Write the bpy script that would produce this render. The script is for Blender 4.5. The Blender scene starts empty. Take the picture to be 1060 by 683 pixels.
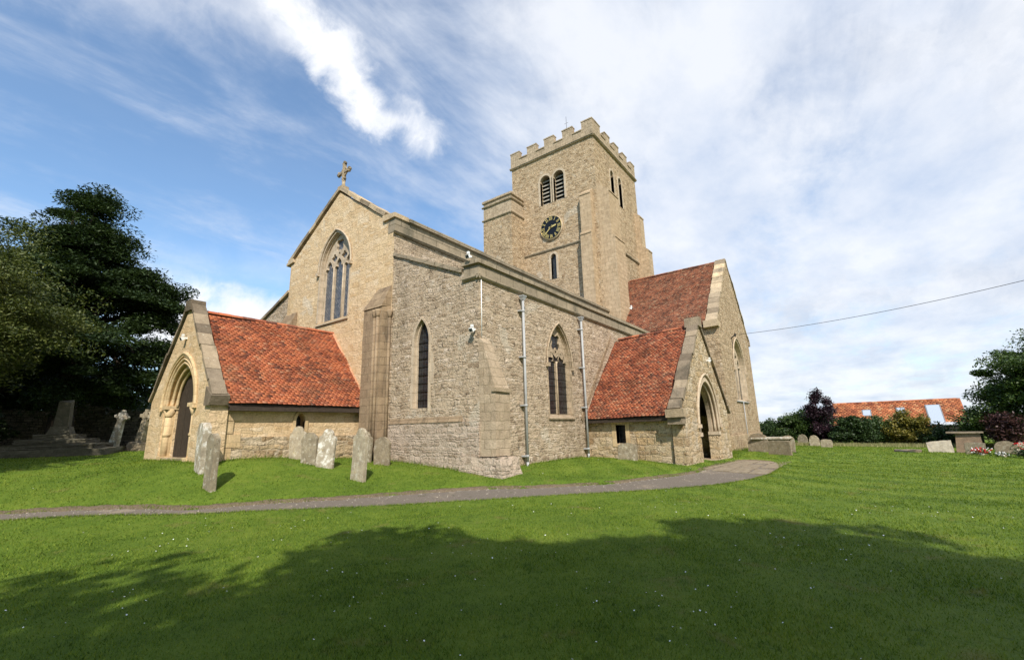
import bpy, bmesh, math, random
import numpy as np
from mathutils import Vector, Matrix
from mathutils.geometry import tessellate_polygon
R = math.radians
random.seed(7); rng = np.random.default_rng(11)
SC = bpy.context.scene
COL = SC.collection

# ------------------------------------------------------------------ camera, sky, sun, exposure
cd = bpy.data.cameras.new('camera'); cam = bpy.data.objects.new('camera', cd); COL.objects.link(cam)
F_PX, PITCH, ROLL, YAW = 463.13, R(12.4567), R(-1.4366), R(36.4406)
cd.sensor_fit = 'HORIZONTAL'; cd.sensor_width = 36; cd.lens = 36 * F_PX / 1060
cd.clip_start = .1; cd.clip_end = 6000
hv = Vector((math.cos(YAW), math.sin(YAW), 0)); r0 = Vector((math.sin(YAW), -math.cos(YAW), 0)); up0 = Vector((0, 0, 1))
fw = hv * math.cos(PITCH) + up0 * math.sin(PITCH); upv = up0 * math.cos(PITCH) - hv * math.sin(PITCH)
rr = r0 * math.cos(ROLL) + upv * math.sin(ROLL); uu = upv * math.cos(ROLL) - r0 * math.sin(ROLL)
cam.matrix_world = Matrix(((rr.x, uu.x, -fw.x, 0), (rr.y, uu.y, -fw.y, 0), (rr.z, uu.z, -fw.z, 1.7), (0, 0, 0, 1)))
SC.camera = cam
SUN_AZ, SUN_EL = R(225), R(43)          # sun stands over the direction (-1,-1)
sdir = Vector((math.cos(SUN_AZ) * math.cos(SUN_EL), math.sin(SUN_AZ) * math.cos(SUN_EL), math.sin(SUN_EL)))
sl = bpy.data.lights.new('sun', 'SUN'); sl.energy = 4.9; sl.angle = R(.55); sl.color = (1, .94, .84)
so = bpy.data.objects.new('sun', sl); COL.objects.link(so); so.rotation_euler = (-sdir).to_track_quat('-Z', 'Y').to_euler()
so.location = (-30, -30, 40)
SC.view_settings.view_transform = 'Standard'; SC.view_settings.look = 'None'
SC.view_settings.exposure = 0.27; SC.view_settings.gamma = 1; SC.view_settings.use_curve_mapping = False

class NT:
    """small node-graph helper"""
    def __init__(s, tree): s.t = tree; s.n = tree.nodes; s.l = tree.links
    def new(s, typ, **kw):
        n = s.n.new(typ)
        for k, v in kw.items(): setattr(n, k, v)
        return n
    def put(s, sock, v):
        if v is None: return
        if isinstance(v, bpy.types.NodeSocket): s.l.new(v, sock)
        else:
            if hasattr(sock.default_value, '__len__') and not hasattr(v, '__len__'): v = [v] * len(sock.default_value)
            if hasattr(sock.default_value, '__len__') and len(sock.default_value) == 4 and len(v) == 3: v = (*v, 1)
            sock.default_value = v
    def m(s, op, a, b=None, c=None, clamp=False):
        n = s.new('ShaderNodeMath', operation=op, use_clamp=clamp)
        for i, v in enumerate((a, b, c)): s.put(n.inputs[i], v)
        return n.outputs[0]
    def v(s, op, a, b=None, sc=None):
        n = s.new('ShaderNodeVectorMath', operation=op); s.put(n.inputs[0], a); s.put(n.inputs[1], b)
        if sc is not None: s.put(n.inputs[3], sc)
        return n.outputs['Value'] if op in ('DOT_PRODUCT', 'LENGTH', 'DISTANCE') else n.outputs[0]
    def noise(s, vec, scale, detail=4, rough=.55, dist=0, col=False):
        n = s.new('ShaderNodeTexNoise'); s.put(n.inputs['Vector'], vec)
        n.inputs['Scale'].default_value = scale; n.inputs['Detail'].default_value = detail
        n.inputs['Roughness'].default_value = rough; n.inputs['Distortion'].default_value = dist
        return n.outputs[1 if col else 0]
    def ss(s, x, a, b, lo=0., hi=1.):
        n = s.new('ShaderNodeMapRange', interpolation_type='SMOOTHSTEP')
        for i, v in enumerate((x, a, b, lo, hi)): s.put(n.inputs[i], v)
        return n.outputs[0]
    def mix(s, f, a, b, mode='MIX'):
        n = s.new('ShaderNodeMix', data_type='RGBA', blend_type=mode)
        s.put(n.inputs[0], f); s.put(n.inputs[6], a); s.put(n.inputs[7], b); return n.outputs[2]
    def ramp(s, f, stops, interp='LINEAR'):
        n = s.new('ShaderNodeValToRGB'); s.put(n.inputs[0], f); e = n.color_ramp; e.interpolation = interp
        while len(e.elements) < len(stops): e.elements.new(.5)
        for q, (p, c) in zip(e.elements, stops): q.position = p; q.color = (*c, 1)
        return n.outputs[0]
    def mapping(s, vec, scale=(1, 1, 1), rot=(0, 0, 0), loc=(0, 0, 0)):
        n = s.new('ShaderNodeMapping'); s.put(n.inputs[0], vec); n.inputs[1].default_value = loc
        n.inputs[2].default_value = rot; n.inputs[3].default_value = scale; return n.outputs[0]

W = bpy.data.worlds.new('World'); SC.world = W; W.use_nodes = True
def build_world():
    t = NT(W.node_tree); t.n.clear()
    out = t.new('ShaderNodeOutputWorld'); bg = t.new('ShaderNodeBackground'); t.l.new(bg.outputs[0], out.inputs[0])
    sky = t.new('ShaderNodeTexSky', sky_type='NISHITA'); sky.sun_disc = False
    sky.sun_elevation = SUN_EL; sky.sun_rotation = math.pi / 2 - SUN_AZ
    sky.air_density = 1.0; sky.dust_density = .6; sky.ozone_density = 2.2
    d = t.v('NORMALIZE', t.new('ShaderNodeTexCoord').outputs['Generated'])
    sep = t.new('ShaderNodeSeparateXYZ'); t.l.new(d, sep.inputs[0])
    zz = t.m('ADD', t.m('MAXIMUM', sep.outputs[2], 0), .14)
    plane = t.v('DIVIDE', d, t.new('ShaderNodeCombineXYZ').outputs[0])
    cb = plane.node.inputs[1].links[0].from_node
    for i in range(3): t.put(cb.inputs[i], zz)
    # bluer zenith than the raw sky
    hs = t.new('ShaderNodeHueSaturation'); hs.inputs['Saturation'].default_value = .97; hs.inputs['Value'].default_value = 1.95
    t.l.new(sky.outputs[0], hs.inputs['Color']); base = t.mix(1, hs.outputs[0], (.84, 1.02, 1.09), 'MULTIPLY')
    east = t.v('DOT_PRODUCT', d, (math.sin(YAW), -math.cos(YAW), 0))            # high cloud thickens towards the south-east
    low = t.ss(sep.outputs[2], .75, .0)
    # thin streaked cirrus veil
    st = t.noise(t.mapping(plane, (1, 2.6, 1), (0, 0, R(35))), 1.0, 9, .6, .5)
    st2 = t.noise(t.mapping(plane, (1.2, 1.6, 1), (0, 0, R(-10)), (3, 1, 0)), 2.6, 8, .62, .3)
    rip = t.noise(t.mapping(plane, (1, 2.0, 1), (0, 0, R(60)), (7, 2, 0)), 9, 4, .6, .4)
    dens = t.m('ADD', t.m('MULTIPLY', st, .55), t.m('ADD', t.m('MULTIPLY', st2, .35), t.m('MULTIPLY', rip, .1)))
    bias = t.m('ADD', t.ss(east, -.38, .35, -.085, .175), t.m('MULTIPLY', low, .05))
    veil = t.ss(t.m('ADD', dens, bias), .40, .74, .06, .93)
    c_veil = t.ramp(t.noise(t.mapping(plane, (1, 1.5, 1), (0, 0, .4), (2, 5, 0)), 1.6, 7, .6), [(.32, (6.2, 7.2, 9.0)), (.62, (9.4, 9.7, 10.3))])
    col = t.mix(veil, base, c_veil)
    # cumulus: soft capsules broken up by noise
    dist_n = t.noise(d, 9, 8, .62, .3, col=True)
    dd = t.v('ADD', d, t.v('SCALE', t.v('SUBTRACT', dist_n, (.5, .5, .5)), sc=.16))
    def px(x, y):
        v = fw * F_PX + rr * (x - 530) - uu * (y - 341.5); return v.normalized()
    def capsule(A, B, ra, soft, amt, colr, col):
        a, b = px(*A), px(*B); ab = b - a
        k = t.m('DIVIDE', t.v('DOT_PRODUCT', t.v('SUBTRACT', dd, tuple(a)), tuple(ab)), max(ab.length_squared, 1e-6), clamp=True)
        q = t.v('ADD', tuple(a), t.v('SCALE', tuple(ab), sc=k)); ds = t.v('DISTANCE', dd, q)
        return t.mix(t.ss(ds, ra + soft, ra - soft, 0, amt), col, colr)
    white = t.ramp(t.noise(dd, 14, 6, .6), [(.3, (9.0, 9.4, 10.2)), (.6, (11.5, 11.5, 11.6))])
    col = capsule((40, -40), (270, 20), .035, .06, .5, white, col)
    col = capsule((60, 300), (330, 270), .01, .07, .3, white, col)
    col = capsule((262, -40), (345, 55), .036, .032, .95, white, col)
    col = capsule((345, 55), (385, 120), .032, .03, .95, white, col)
    col = capsule((370, 120), (440, 142), .018, .03, .85, white, col)
    col = capsule((415, 100), (430, 120), .01, .03, .6, white, col)
    col = capsule((170, 335), (285, 355), .062, .03, 1, white, col)
    grey = t.ramp(t.noise(dd, 10, 6, .6), [(.38, (6.2, 6.6, 7.4)), (.6, (9.8, 9.8, 10.0))])
    col = capsule((820, 330), (1090, 275), .02, .09, .7, grey, col)
    col = capsule((800, 395), (1090, 380), .02, .07, .5, grey, col)
    col = capsule((880, 40), (1090, 60), .03, .16, .55, grey, col)
    t.l.new(col, bg.inputs[0]); bg.inputs[1].default_value = .085
build_world()

# ------------------------------------------------------------------ objects helpers
def finish(o, parent):
    COL.objects.link(o)
    if parent is not None:
        o.parent = parent; o.matrix_parent_inverse = Matrix.Identity(4)
        w = Matrix.Identity(4); p = parent
        w = world_of(parent); o.matrix_basis = w.inverted()
    return o
def world_of(o):
    m = o.matrix_basis.copy()
    while o.parent is not None: o = o.parent; m = o.matrix_basis @ m
    return m
def tag(o, label=None, cat=None, group=None, kind=None):
    if label: o['label'] = label
    if cat: o['category'] = cat
    if group: o['group'] = group
    if kind: o['kind'] = kind
    return o
def thing(name, loc, label, cat, group=None):
    o = bpy.data.objects.new(name, None); o.empty_display_size = .3; COL.objects.link(o); o.location = loc
    o.matrix_basis = Matrix.Translation(loc)
    return tag(o, label, cat, group)
from mathutils import noise as MN
AGED = {'gable_coping', 'aisle_parapet', 'nave_parapet', 'battlements', 'buttress', 'porch_coping', 'turret_parapet', 'string_course', 'aisle_coping', 'drip_stone', 'chest', 'lid', 'step', 'weather_strip', 'quoin', 'plinth'}
def age(bm, amt=1.):
    for _ in range(4):
        es = [e for e in bm.edges if e.calc_length() > .55]
        if not es or len(bm.verts) > 30000: break
        bmesh.ops.subdivide_edges(bm, edges=es, cuts=1)
    bmesh.ops.triangulate(bm, faces=[f for f in bm.faces if len(f.verts) > 4])
    for v in bm.verts:
        c = v.co; v.co = c + (MN.noise_vector(c * 1.3) * .018 + MN.noise_vector(c * 5.1) * .012) * amt
def obj(name, bm, mats, parent=None, smooth=False, recalc=True):
    if name in AGED: age(bm, .35 if name in ('tower_wall', 'nave_west_wall') else 1.)
    if recalc: bmesh.ops.recalc_face_normals(bm, faces=bm.faces[:])
    me = bpy.data.meshes.new(name); bm.to_mesh(me); bm.free()
    for m in (mats if isinstance(mats, (list, tuple)) else [mats]): me.materials.append(m)
    if smooth: me.polygons.foreach_set('use_smooth', [True] * len(me.polygons))
    return finish(bpy.data.objects.new(name, me), parent)
def np_mesh(name, verts, nper, mat, parent=None, smooth=False):
    """verts (N*nper,3): independent polygons of nper corners"""
    verts = np.asarray(verts, np.float32).reshape(-1, 3); nv = len(verts); nf = nv // nper
    me = bpy.data.meshes.new(name); me.vertices.add(nv); me.vertices.foreach_set('co', verts.ravel())
    me.loops.add(nv); me.loops.foreach_set('vertex_index', np.arange(nv, dtype=np.int32))
    me.polygons.add(nf); me.polygons.foreach_set('loop_start', np.arange(0, nv, nper, dtype=np.int32))
    me.polygons.foreach_set('loop_total', np.full(nf, nper, np.int32)); me.update(calc_edges=True)
    me.materials.append(mat)
    return finish(bpy.data.objects.new(name, me), parent)

def P(ax, u, v, w, plane):
    """ax W: wall in a plane of constant x (u=y), ax S: constant y (u=x); w goes into the building"""
    return Vector((plane + w, u, v)) if ax == 'W' else Vector((u, plane + w, v))
def add_plate(bm, ax, plane, outline, holes=(), w0=0., w1=.5, mi=0):
    loops = [list(outline)] + [list(h) for h in holes]
    flat = [p for l in loops for p in l]
    tris = tessellate_polygon([[Vector((p[0], p[1], 0)) for p in l] for l in loops])
    A = [bm.verts.new(P(ax, p[0], p[1], w0, plane)) for p in flat]
    B = [bm.verts.new(P(ax, p[0], p[1], w1, plane)) for p in flat]
    for a, b, c in tris:
        for S in (A, B):
            try: bm.faces.new((S[a], S[b], S[c])).material_index = mi
            except ValueError: pass
    k = 0
    for l in loops:
        n = len(l)
        for i in range(n):
            j = (i + 1) % n
            bm.faces.new((A[k + i], A[k + j], B[k + j], B[k + i])).material_index = mi
        k += n
def add_box(bm, x0, x1, y0, y1, z0, z1, mi=0, mat=None):
    v = [bm.verts.new((x, y, z)) for x in (x0, x1) for y in (y0, y1) for z in (z0, z1)]
    if mat is not None:
        for q in v: q.co = mat @ q.co
    for f in ((0, 1, 3, 2), (4, 6, 7, 5), (0, 4, 5, 1), (2, 3, 7, 6), (0, 2, 6, 4), (1, 5, 7, 3)):
        bm.faces.new([v[i] for i in f]).material_index = mi
def add_hexa(bm, pts, mi=0):
    v = [bm.verts.new(p) for p in pts]                  # 4 bottom, 4 top
    for f in ((0, 1, 2, 3), (7, 6, 5, 4), (0, 4, 5, 1), (1, 5, 6, 2), (2, 6, 7, 3), (3, 7, 4, 0)):
        bm.faces.new([v[i] for i in f]).material_index = mi
def add_prism(bm, ax, plane, prof, w0, w1, mi=0): add_plate(bm, ax, plane, prof, (), w0, w1, mi)
def add_tube(bm, pts, rad, seg=8, cap=True, mi=0):
    pts = [Vector(p) for p in pts]; rings = []
    rads = rad if hasattr(rad, '__len__') else [rad] * len(pts)
    prev = None
    for i, p in enumerate(pts):
        d = (pts[min(i + 1, len(pts) - 1)] - pts[max(i - 1, 0)]).normalized()
        a = prev - d * prev.dot(d) if prev is not None else d.orthogonal()
        a.normalize(); prev = a; b = d.cross(a)
        rings.append([bm.verts.new(p + (a * math.cos(2 * math.pi * k / seg) + b * math.sin(2 * math.pi * k / seg)) * rads[i]) for k in range(seg)])
    for q, s in zip(rings[:-1], rings[1:]):
        for k in range(seg):
            f = bm.faces.new((q[k], q[(k + 1) % seg], s[(k + 1) % seg], s[k])); f.material_index = mi; f.smooth = True
    if cap: bm.faces.new(rings[0][::-1]).material_index = mi; bm.faces.new(rings[-1]).material_index = mi
def arch(cx, half, z0, spring, rise, n=10, legs=True):
    pts = []
    if rise >= half * .999:
        Rr = (half * half + rise * rise) / (2 * half); ang = math.asin(min(1, rise / Rr))
        right = [(cx + half - Rr + Rr * math.cos(ang * i / n), spring + Rr * math.sin(ang * i / n)) for i in range(n + 1)]
    else: right = [(cx + half * math.cos(math.pi / 2 * i / n), spring + rise * math.sin(math.pi / 2 * i / n)) for i in range(n + 1)]
    left = [(2 * cx - x, z) for x, z in right[-2::-1]]
    pts = right + left
    if legs: pts = [(cx + half, z0)] + pts + [(cx - half, z0)]
    return pts
def ring(cx, ho, hi, z0, spring, ro, ri, n=12):
    return arch(cx, ho, z0, spring, ro, n) + arch(cx, hi, z0, spring, ri, n)[::-1]
def cusped(cx, half, z0, spring, rise):
    """light with a trefoil-cusped pointed head"""
    r = [(half, 0), (half * .98, rise * .22), (half * .80, rise * .38), (half * .52, rise * .34), (half * .62, rise * .52), (half * .50, rise * .72), (half * .22, rise * .88), (0, rise)]
    return [(cx + half, z0)] + [(cx + a, spring + b) for a, b in r] + [(cx - a, spring + b) for a, b in r[-2::-1]] + [(cx - half, z0)]
def foil(cx, cz, r, k=4, rot=math.pi / 4, depth=.32, n=40):
    return [(cx + (r * (1 - depth * abs(math.sin(k * (a - rot) / 2)) ** 3)) * math.cos(a), cz + (r * (1 - depth * abs(math.sin(k * (a - rot) / 2)) ** 3)) * math.sin(a)) for a in [2 * math.pi * i / n for i in range(n)]]

# ------------------------------------------------------------------ materials
def new_mat(name):
    m = bpy.data.materials.new(name); m.use_nodes = True; t = NT(m.node_tree)
    b = t.n['Principled BSDF']; b.inputs['Specular IOR Level'].default_value = .25
    return m, t, b
def set_bump(t, b, h, strength, dist):
    n = t.new('ShaderNodeBump'); n.inputs['Strength'].default_value = strength; n.inputs['Distance'].default_value = dist
    t.l.new(h, n.inputs['Height']); t.l.new(n.outputs[0], b.inputs['Normal'])
def geo_pos(t): return t.new('ShaderNodeNewGeometry').outputs['Position']
def mat_rubble(name, cols, mortar, row=.125, wid=.30, gap=.018, bump=.04, stain=(.10, .085, .06), st_amt=.45, pink=None, warp=.05, gapdark=(.09, .07, .05), rough_=1.0, pale=.35, pits=.85):
    """roughly coursed rubble: wandering courses, stones of random width in each"""
    m, t, b = new_mat(name); p = geo_pos(t)
    s = t.new('ShaderNodeSeparateXYZ'); t.l.new(p, s.inputs[0])
    n1 = t.new('ShaderNodeSeparateXYZ'); t.l.new(t.noise(p, 1.3, 2, .5, col=True), n1.inputs[0])
    n2 = t.new('ShaderNodeSeparateXYZ'); t.l.new(t.noise(p, 6.5, 3, .6, col=True), n2.inputs[0])
    v = t.m('ADD', t.m('ADD', s.outputs[2], t.m('MULTIPLY', t.m('SUBTRACT', n1.outputs[0], .5), warp * 4)), t.m('MULTIPLY', t.m('SUBTRACT', n2.outputs[0], .5), warp * 1.3))
    u = t.m('ADD', t.m('ADD', s.outputs[0], s.outputs[1]), t.m('ADD', t.m('MULTIPLY', t.m('SUBTRACT', n1.outputs[1], .5), warp * 2), t.m('MULTIPLY', t.m('SUBTRACT', n2.outputs[1], .5), warp * 2.0)))
    v = t.m('DIVIDE', v, row)
    # courses of uneven height
    v = t.m('ADD', v, t.m('MULTIPLY', t.m('SINE', t.m('MULTIPLY', v, 1.7)), .28)); v = t.m('ADD', v, t.m('MULTIPLY', t.m('SINE', t.m('MULTIPLY', v, .63)), .4))
    r_ = t.m('FLOOR', v); fv = t.m('FRACT', v)
    wn = t.new('ShaderNodeTexWhiteNoise', noise_dimensions='1D'); t.put(wn.inputs['W'], r_)
    w = t.m('ADD', t.m('DIVIDE', u, wid), t.m('MULTIPLY', wn.outputs['Value'], 91.7))
    vo = t.new('ShaderNodeTexVoronoi', voronoi_dimensions='1D', feature='F1'); t.put(vo.inputs['W'], w); vo.inputs['Scale'].default_value = 1; vo.inputs['Randomness'].default_value = .9
    ve = t.new('ShaderNodeTexVoronoi', voronoi_dimensions='1D', feature='DISTANCE_TO_EDGE'); t.put(ve.inputs['W'], w); ve.inputs['Scale'].default_value = 1; ve.inputs['Randomness'].default_value = .9
    wc = t.new('ShaderNodeTexWhiteNoise', noise_dimensions='4D'); t.l.new(vo.outputs['Color'], wc.inputs['Vector']); t.put(wc.inputs['W'], r_)
    rnd = t.new('ShaderNodeSeparateColor'); t.l.new(wc.outputs['Color'], rnd.inputs[0])
    if name != 'dry_stone': cols = [(a * 1.04, b_ * .995, c_ * 1.06) for a, b_, c_ in cols]; mortar = (mortar[0] * 1.03, mortar[1] * .995, mortar[2] * 1.06)
    k = len(cols) - 1
    c = t.ramp(rnd.outputs[0], [(i / k, cc) for i, cc in enumerate(cols)])
    fine = t.noise(p, 24, 6, .72); med = t.noise(p, 3.1, 5, .62)
    c = t.mix(1, c, t.ramp(fine, [(.28, (.50, .48, .45)), (.48, (1, 1, 1)), (.75, (1.28, 1.26, 1.2))]), 'MULTIPLY')
    eu = t.m('MULTIPLY', ve.outputs['Distance'], wid); ev = t.m('MULTIPLY', t.m('MINIMUM', fv, t.m('SUBTRACT', 1, fv)), row)
    e = t.m('SMOOTH_MIN', eu, ev, .03)
    e = t.m('ADD', e, t.m('MULTIPLY', t.m('SUBTRACT', fine, .5), .035 * rough_))
    edge = t.ss(e, gap * .1, gap * 1.1)
    mc = t.mix(t.ss(t.noise(p, 4.5, 4, .65), .52, .64), mortar, gapdark)
    c = t.mix(edge, mc, c)
    c = t.mix(t.ss(t.noise(t.mapping(p, (1, 1, 2.4)), 7.5, 5, .72, .4), .585, .65, 0, pits), c, gapdark)
    c = t.mix(t.ss(t.noise(t.mapping(p, (1, 1, 2.0), (0, 0, 0), (3, 7, 1)), 6, 5, .7, .3), .58, .68, 0, .6), c, mortar)
    big = t.noise(t.mapping(p, (1, 1, .55)), .55, 6, .62, .4)
    c = t.mix(t.ss(big, .5, .72, 0, st_amt), c, stain)
    c = t.mix(t.ss(med, .58, .75, 0, pale), c, (.52, .47, .38))
    # rain streaks under ledges and parapets, damp low down, old lime repairs
    strk = t.noise(t.mapping(p, (2.6, 2.6, .16)), 1.6, 5, .6)
    c = t.mix(t.ss(strk, .56, .76, 0, .36), c, t.mix(1, c, (.55, .53, .50), 'MULTIPLY'))
    c = t.mix(t.ss(t.noise(p, .75, 5, .55, .8), .63, .67, 0, .42), c, (.58, .52, .42))
    if pink: c = t.mix(t.ss(t.noise(p, .8, 4, .6, .3), .5, .66, 0, .6), c, pink)
    b.inputs['Roughness'].default_value = .93; b.inputs['Specular IOR Level'].default_value = .12; t.l.new(c, b.inputs['Base Color'])
    jm = t.ss(t.noise(p, 3.7, 4, .65), .38, .62)
    h = t.m('ADD', t.m('ADD', t.m('MULTIPLY', t.m('MULTIPLY', t.ss(e, 0, gap * 2.2), jm), .6), t.m('MULTIPLY', rnd.outputs[1], .45)), t.m('ADD', t.m('MULTIPLY', fine, .75), t.m('MULTIPLY', t.noise(p, 9, 5, .7), .8)))
    set_bump(t, b, h, 1, bump)
    return m
def mat_ashlar(name, c1, c2, mortar, bw=.62, bh=.3, msz=.008, bump=.012, stain=(.12, .10, .07), st_amt=.5, warp=.02, lichen=.25, crack=.0, island=False):
    m, t, b = new_mat(name); p = geo_pos(t)
    s = t.new('ShaderNodeSeparateXYZ'); t.l.new(p, s.inputs[0])
    wn = t.noise(p, 3, 4, .6, col=True); ws = t.new('ShaderNodeSeparateXYZ'); t.l.new(wn, ws.inputs[0])
    cb = t.new('ShaderNodeCombineXYZ')
    t.put(cb.inputs[0], t.m('ADD', t.m('ADD', s.outputs[0], s.outputs[1]), t.m('MULTIPLY', t.m('SUBTRACT', ws.outputs[0], .5), warp * 3)))
    t.put(cb.inputs[1], t.m('ADD', s.outputs[2], t.m('MULTIPLY', t.m('SUBTRACT', ws.outputs[1], .5), warp * 2)))
    c1, c2 = [(a * 1.03, b_ * .99, c_ * 1.06) for a, b_, c_ in (c1, c2)]
    br = t.new('ShaderNodeTexBrick'); t.l.new(cb.outputs[0], br.inputs['Vector'])
    for k, v in (('Scale', 1), ('Mortar Size', msz), ('Mortar Smooth', .3), ('Bias', 0), ('Brick Width', bw), ('Row Height', bh)): br.inputs[k].default_value = v
    t.put(br.inputs['Color1'], c1); t.put(br.inputs['Color2'], c2); t.put(br.inputs['Mortar'], mortar)
    fine = t.noise(p, 26, 6, .7); med = t.noise(p, 3.4, 5, .65)
    c = t.mix(1, br.outputs['Color'], t.ramp(fine, [(.25, (.72, .71, .69)), (.5, (1, 1, 1)), (.8, (1.2, 1.19, 1.14))]), 'MULTIPLY')
    c = t.mix(1, c, t.ramp(med, [(.3, (.78, .76, .72)), (.7, (1.12, 1.1, 1.05))]), 'MULTIPLY')
    big = t.noise(t.mapping(p, (1, 1, .4)), .9, 7, .65, .5)
    c = t.mix(t.ss(big, .52, .72, 0, st_amt), c, stain)
    c = t.mix(t.ss(t.noise(p, 7, 5, .7), .62, .70, 0, lichen), c, (.52, .50, .42))
    if crack: c = t.mix(t.ss(t.noise(p, 6.5, 5, .72, .6), .60, .68, 0, crack), c, (.16, .12, .075))
    if island: c = t.mix(1, c, t.ramp(t.new('ShaderNodeNewGeometry').outputs['Random Per Island'], [(0, (.55, .53, .5)), (.5, (.95, .93, .88)), (.85, (1.25, 1.2, 1.08)), (1, (1.6, 1.5, 1.3))]), 'MULTIPLY')
    b.inputs['Roughness'].default_value = .92; b.inputs['Specular IOR Level'].default_value = .12; t.l.new(c, b.inputs['Base Color'])
    h = t.m('ADD', t.m('MULTIPLY', br.outputs['Fac'], -1), t.m('ADD', t.m('MULTIPLY', fine, .8), t.m('MULTIPLY', med, 1.3)))
    set_bump(t, b, h, 1, bump)
    return m
def mat_tiles(name, stops, lich=.25):
    m, t, b = new_mat(name); p = geo_pos(t)
    rnd = t.new('ShaderNodeNewGeometry').outputs['Random Per Island']
    c = t.ramp(rnd, stops)
    c = t.mix(1, c, t.ramp(t.noise(p, 1.1, 6, .65), [(.3, (.50, .46, .45)), (.52, (1, 1, 1)), (.8, (1.25, 1.25, 1.2))]), 'MULTIPLY')
    c = t.mix(1, c, t.ramp(t.noise(p, 30, 4, .7), [(.3, (.75, .74, .72)), (.6, (1, 1, 1)), (.8, (1.2, 1.2, 1.2))]), 'MULTIPLY')
    c = t.mix(t.ss(t.noise(p, .9, 6, .65, .5), .50, .68, 0, .5), c, (.17, .085, .05))
    c = t.mix(t.ss(t.noise(p, 2.4, 6, .75, .4), .59, .66, 0, lich), c, (.30, .26, .16))
    c = t.mix(t.ss(t.noise(p, 9, 5, .7), .58, .66, 0, lich), c, (.38, .34, .25))
    b.inputs['Roughness'].default_value = .85; t.l.new(c, b.inputs['Base Color'])
    set_bump(t, b, t.noise(p, 40, 4, .7), .6, .008)
    return m
def mat_plain(name, c, rough=.7, metal=0, var=.12, scale=8, bump=.0, spec=.25):
    m, t, b = new_mat(name); p = geo_pos(t)
    cc = t.mix(1, c, t.ramp(t.noise(p, scale, 5, .65), [(.3, (1 - var * 2, 1 - var * 2, 1 - var * 2)), (.7, (1 + var, 1 + var, 1 + var))]), 'MULTIPLY')
    t.l.new(cc, b.inputs['Base Color']); b.inputs['Roughness'].default_value = rough; b.inputs['Metallic'].default_value = metal
    b.inputs['Specular IOR Level'].default_value = spec
    if bump: set_bump(t, b, t.noise(p, scale * 3, 5, .7), 1, bump)
    return m
def mat_glass(name, c1, c2, sc=11, rough=.22, diamond=True):
    m, t, b = new_mat(name); p = geo_pos(t); s = t.new('ShaderNodeSeparateXYZ'); t.l.new(p, s.inputs[0])
    u = t.m('ADD', s.outputs[0], s.outputs[1]); cb = t.new('ShaderNodeCombineXYZ')
    t.put(cb.inputs[0], u); t.put(cb.inputs[1], s.outputs[2])
    q = t.mapping(cb.outputs[0], (1, 1, 1), (0, 0, R(45) if diamond else 0))
    br = t.new('ShaderNodeTexBrick'); t.l.new(q, br.inputs['Vector']); br.offset = 0
    for k, v in (('Scale', 1), ('Mortar Size', .008), ('Brick Width', 1 / sc), ('Row Height', 1 / sc if diamond else 1.4 / sc)): br.inputs[k].default_value = v
    t.put(br.inputs['Color1'], c1); t.put(br.inputs['Color2'], c2); t.put(br.inputs['Mortar'], (.045, .045, .045))
    t.l.new(br.outputs['Color'], b.inputs['Base Color']); b.inputs['Roughness'].default_value = rough; b.inputs['Specular IOR Level'].default_value = .5
    nn = t.new('ShaderNodeTexVoronoi'); t.put(nn.inputs['Vector'], p); nn.inputs['Scale'].default_value = 9
    set_bump(t, b, t.m('ADD', t.m('MULTIPLY', br.outputs['Fac'], 1), nn.outputs['Distance']), .5, .02)
    return m
def mat_leaf(name, stops, rough=.55, trans=.25, nsc=.7):
    m, t, b = new_mat(name); p = geo_pos(t)
    rnd = t.new('ShaderNodeNewGeometry').outputs['Random Per Island']
    f = t.m('ADD', t.m('MULTIPLY', rnd, .55), t.m('MULTIPLY', t.noise(p, nsc, 4, .6), .6))
    c = t.ramp(f, stops); t.l.new(c, b.inputs['Base Color']); b.inputs['Roughness'].default_value = rough; b.inputs['Specular IOR Level'].default_value = .3
    tr = t.new('ShaderNodeBsdfTranslucent'); t.l.new(t.mix(1, c, (1.3, 1.35, .6), 'MULTIPLY'), tr.inputs[0])
    mx = t.new('ShaderNodeMixShader'); mx.inputs[0].default_value = trans
    t.l.new(b.outputs[0], mx.inputs[1]); t.l.new(tr.outputs[0], mx.inputs[2]); t.l.new(mx.outputs[0], t.n['Material Output'].inputs[0])
    return m
M = {}
M['rub'] = mat_rubble('grey_rubble_stone', [(.30, .23, .145), (.39, .31, .20), (.45, .365, .24), (.51, .42, .285), (.41, .33, .215), (.60, .51, .375)], (.48, .395, .265), row=.105, wid=.24, st_amt=.30, warp=.075, bump=.05)
M['rub_low'] = mat_rubble('pale_base_rubble', [(.30, .24, .16), (.42, .34, .245), (.50, .42, .31), (.38, .31, .22)], (.46, .39, .29), row=.13, wid=.3, st_amt=.15, pink=(.47, .37, .28), bump=.05)
M['rub_warm'] = mat_rubble('warm_rubble_stone', [(.34, .245, .13), (.46, .36, .205), (.54, .435, .26), (.60, .51, .345), (.50, .37, .19)], (.50, .41, .26), row=.19, wid=.40, gap=.022, bump=.075, st_amt=.15, warp=.08)
M['rub_tow'] = mat_rubble('tower_rubble_stone', [(.27, .19, .105), (.37, .28, .16), (.44, .335, .20), (.50, .40, .25), (.34, .26, .155)], (.46, .36, .22), row=.15, wid=.28, bump=.055, warp=.08, st_amt=.22)
M['rub_wall'] = mat_rubble('dry_stone', [(.10, .09, .07), (.17, .15, .12), (.24, .21, .17)], (.03, .028, .024), row=.12, wid=.3, bump=.08)
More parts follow.
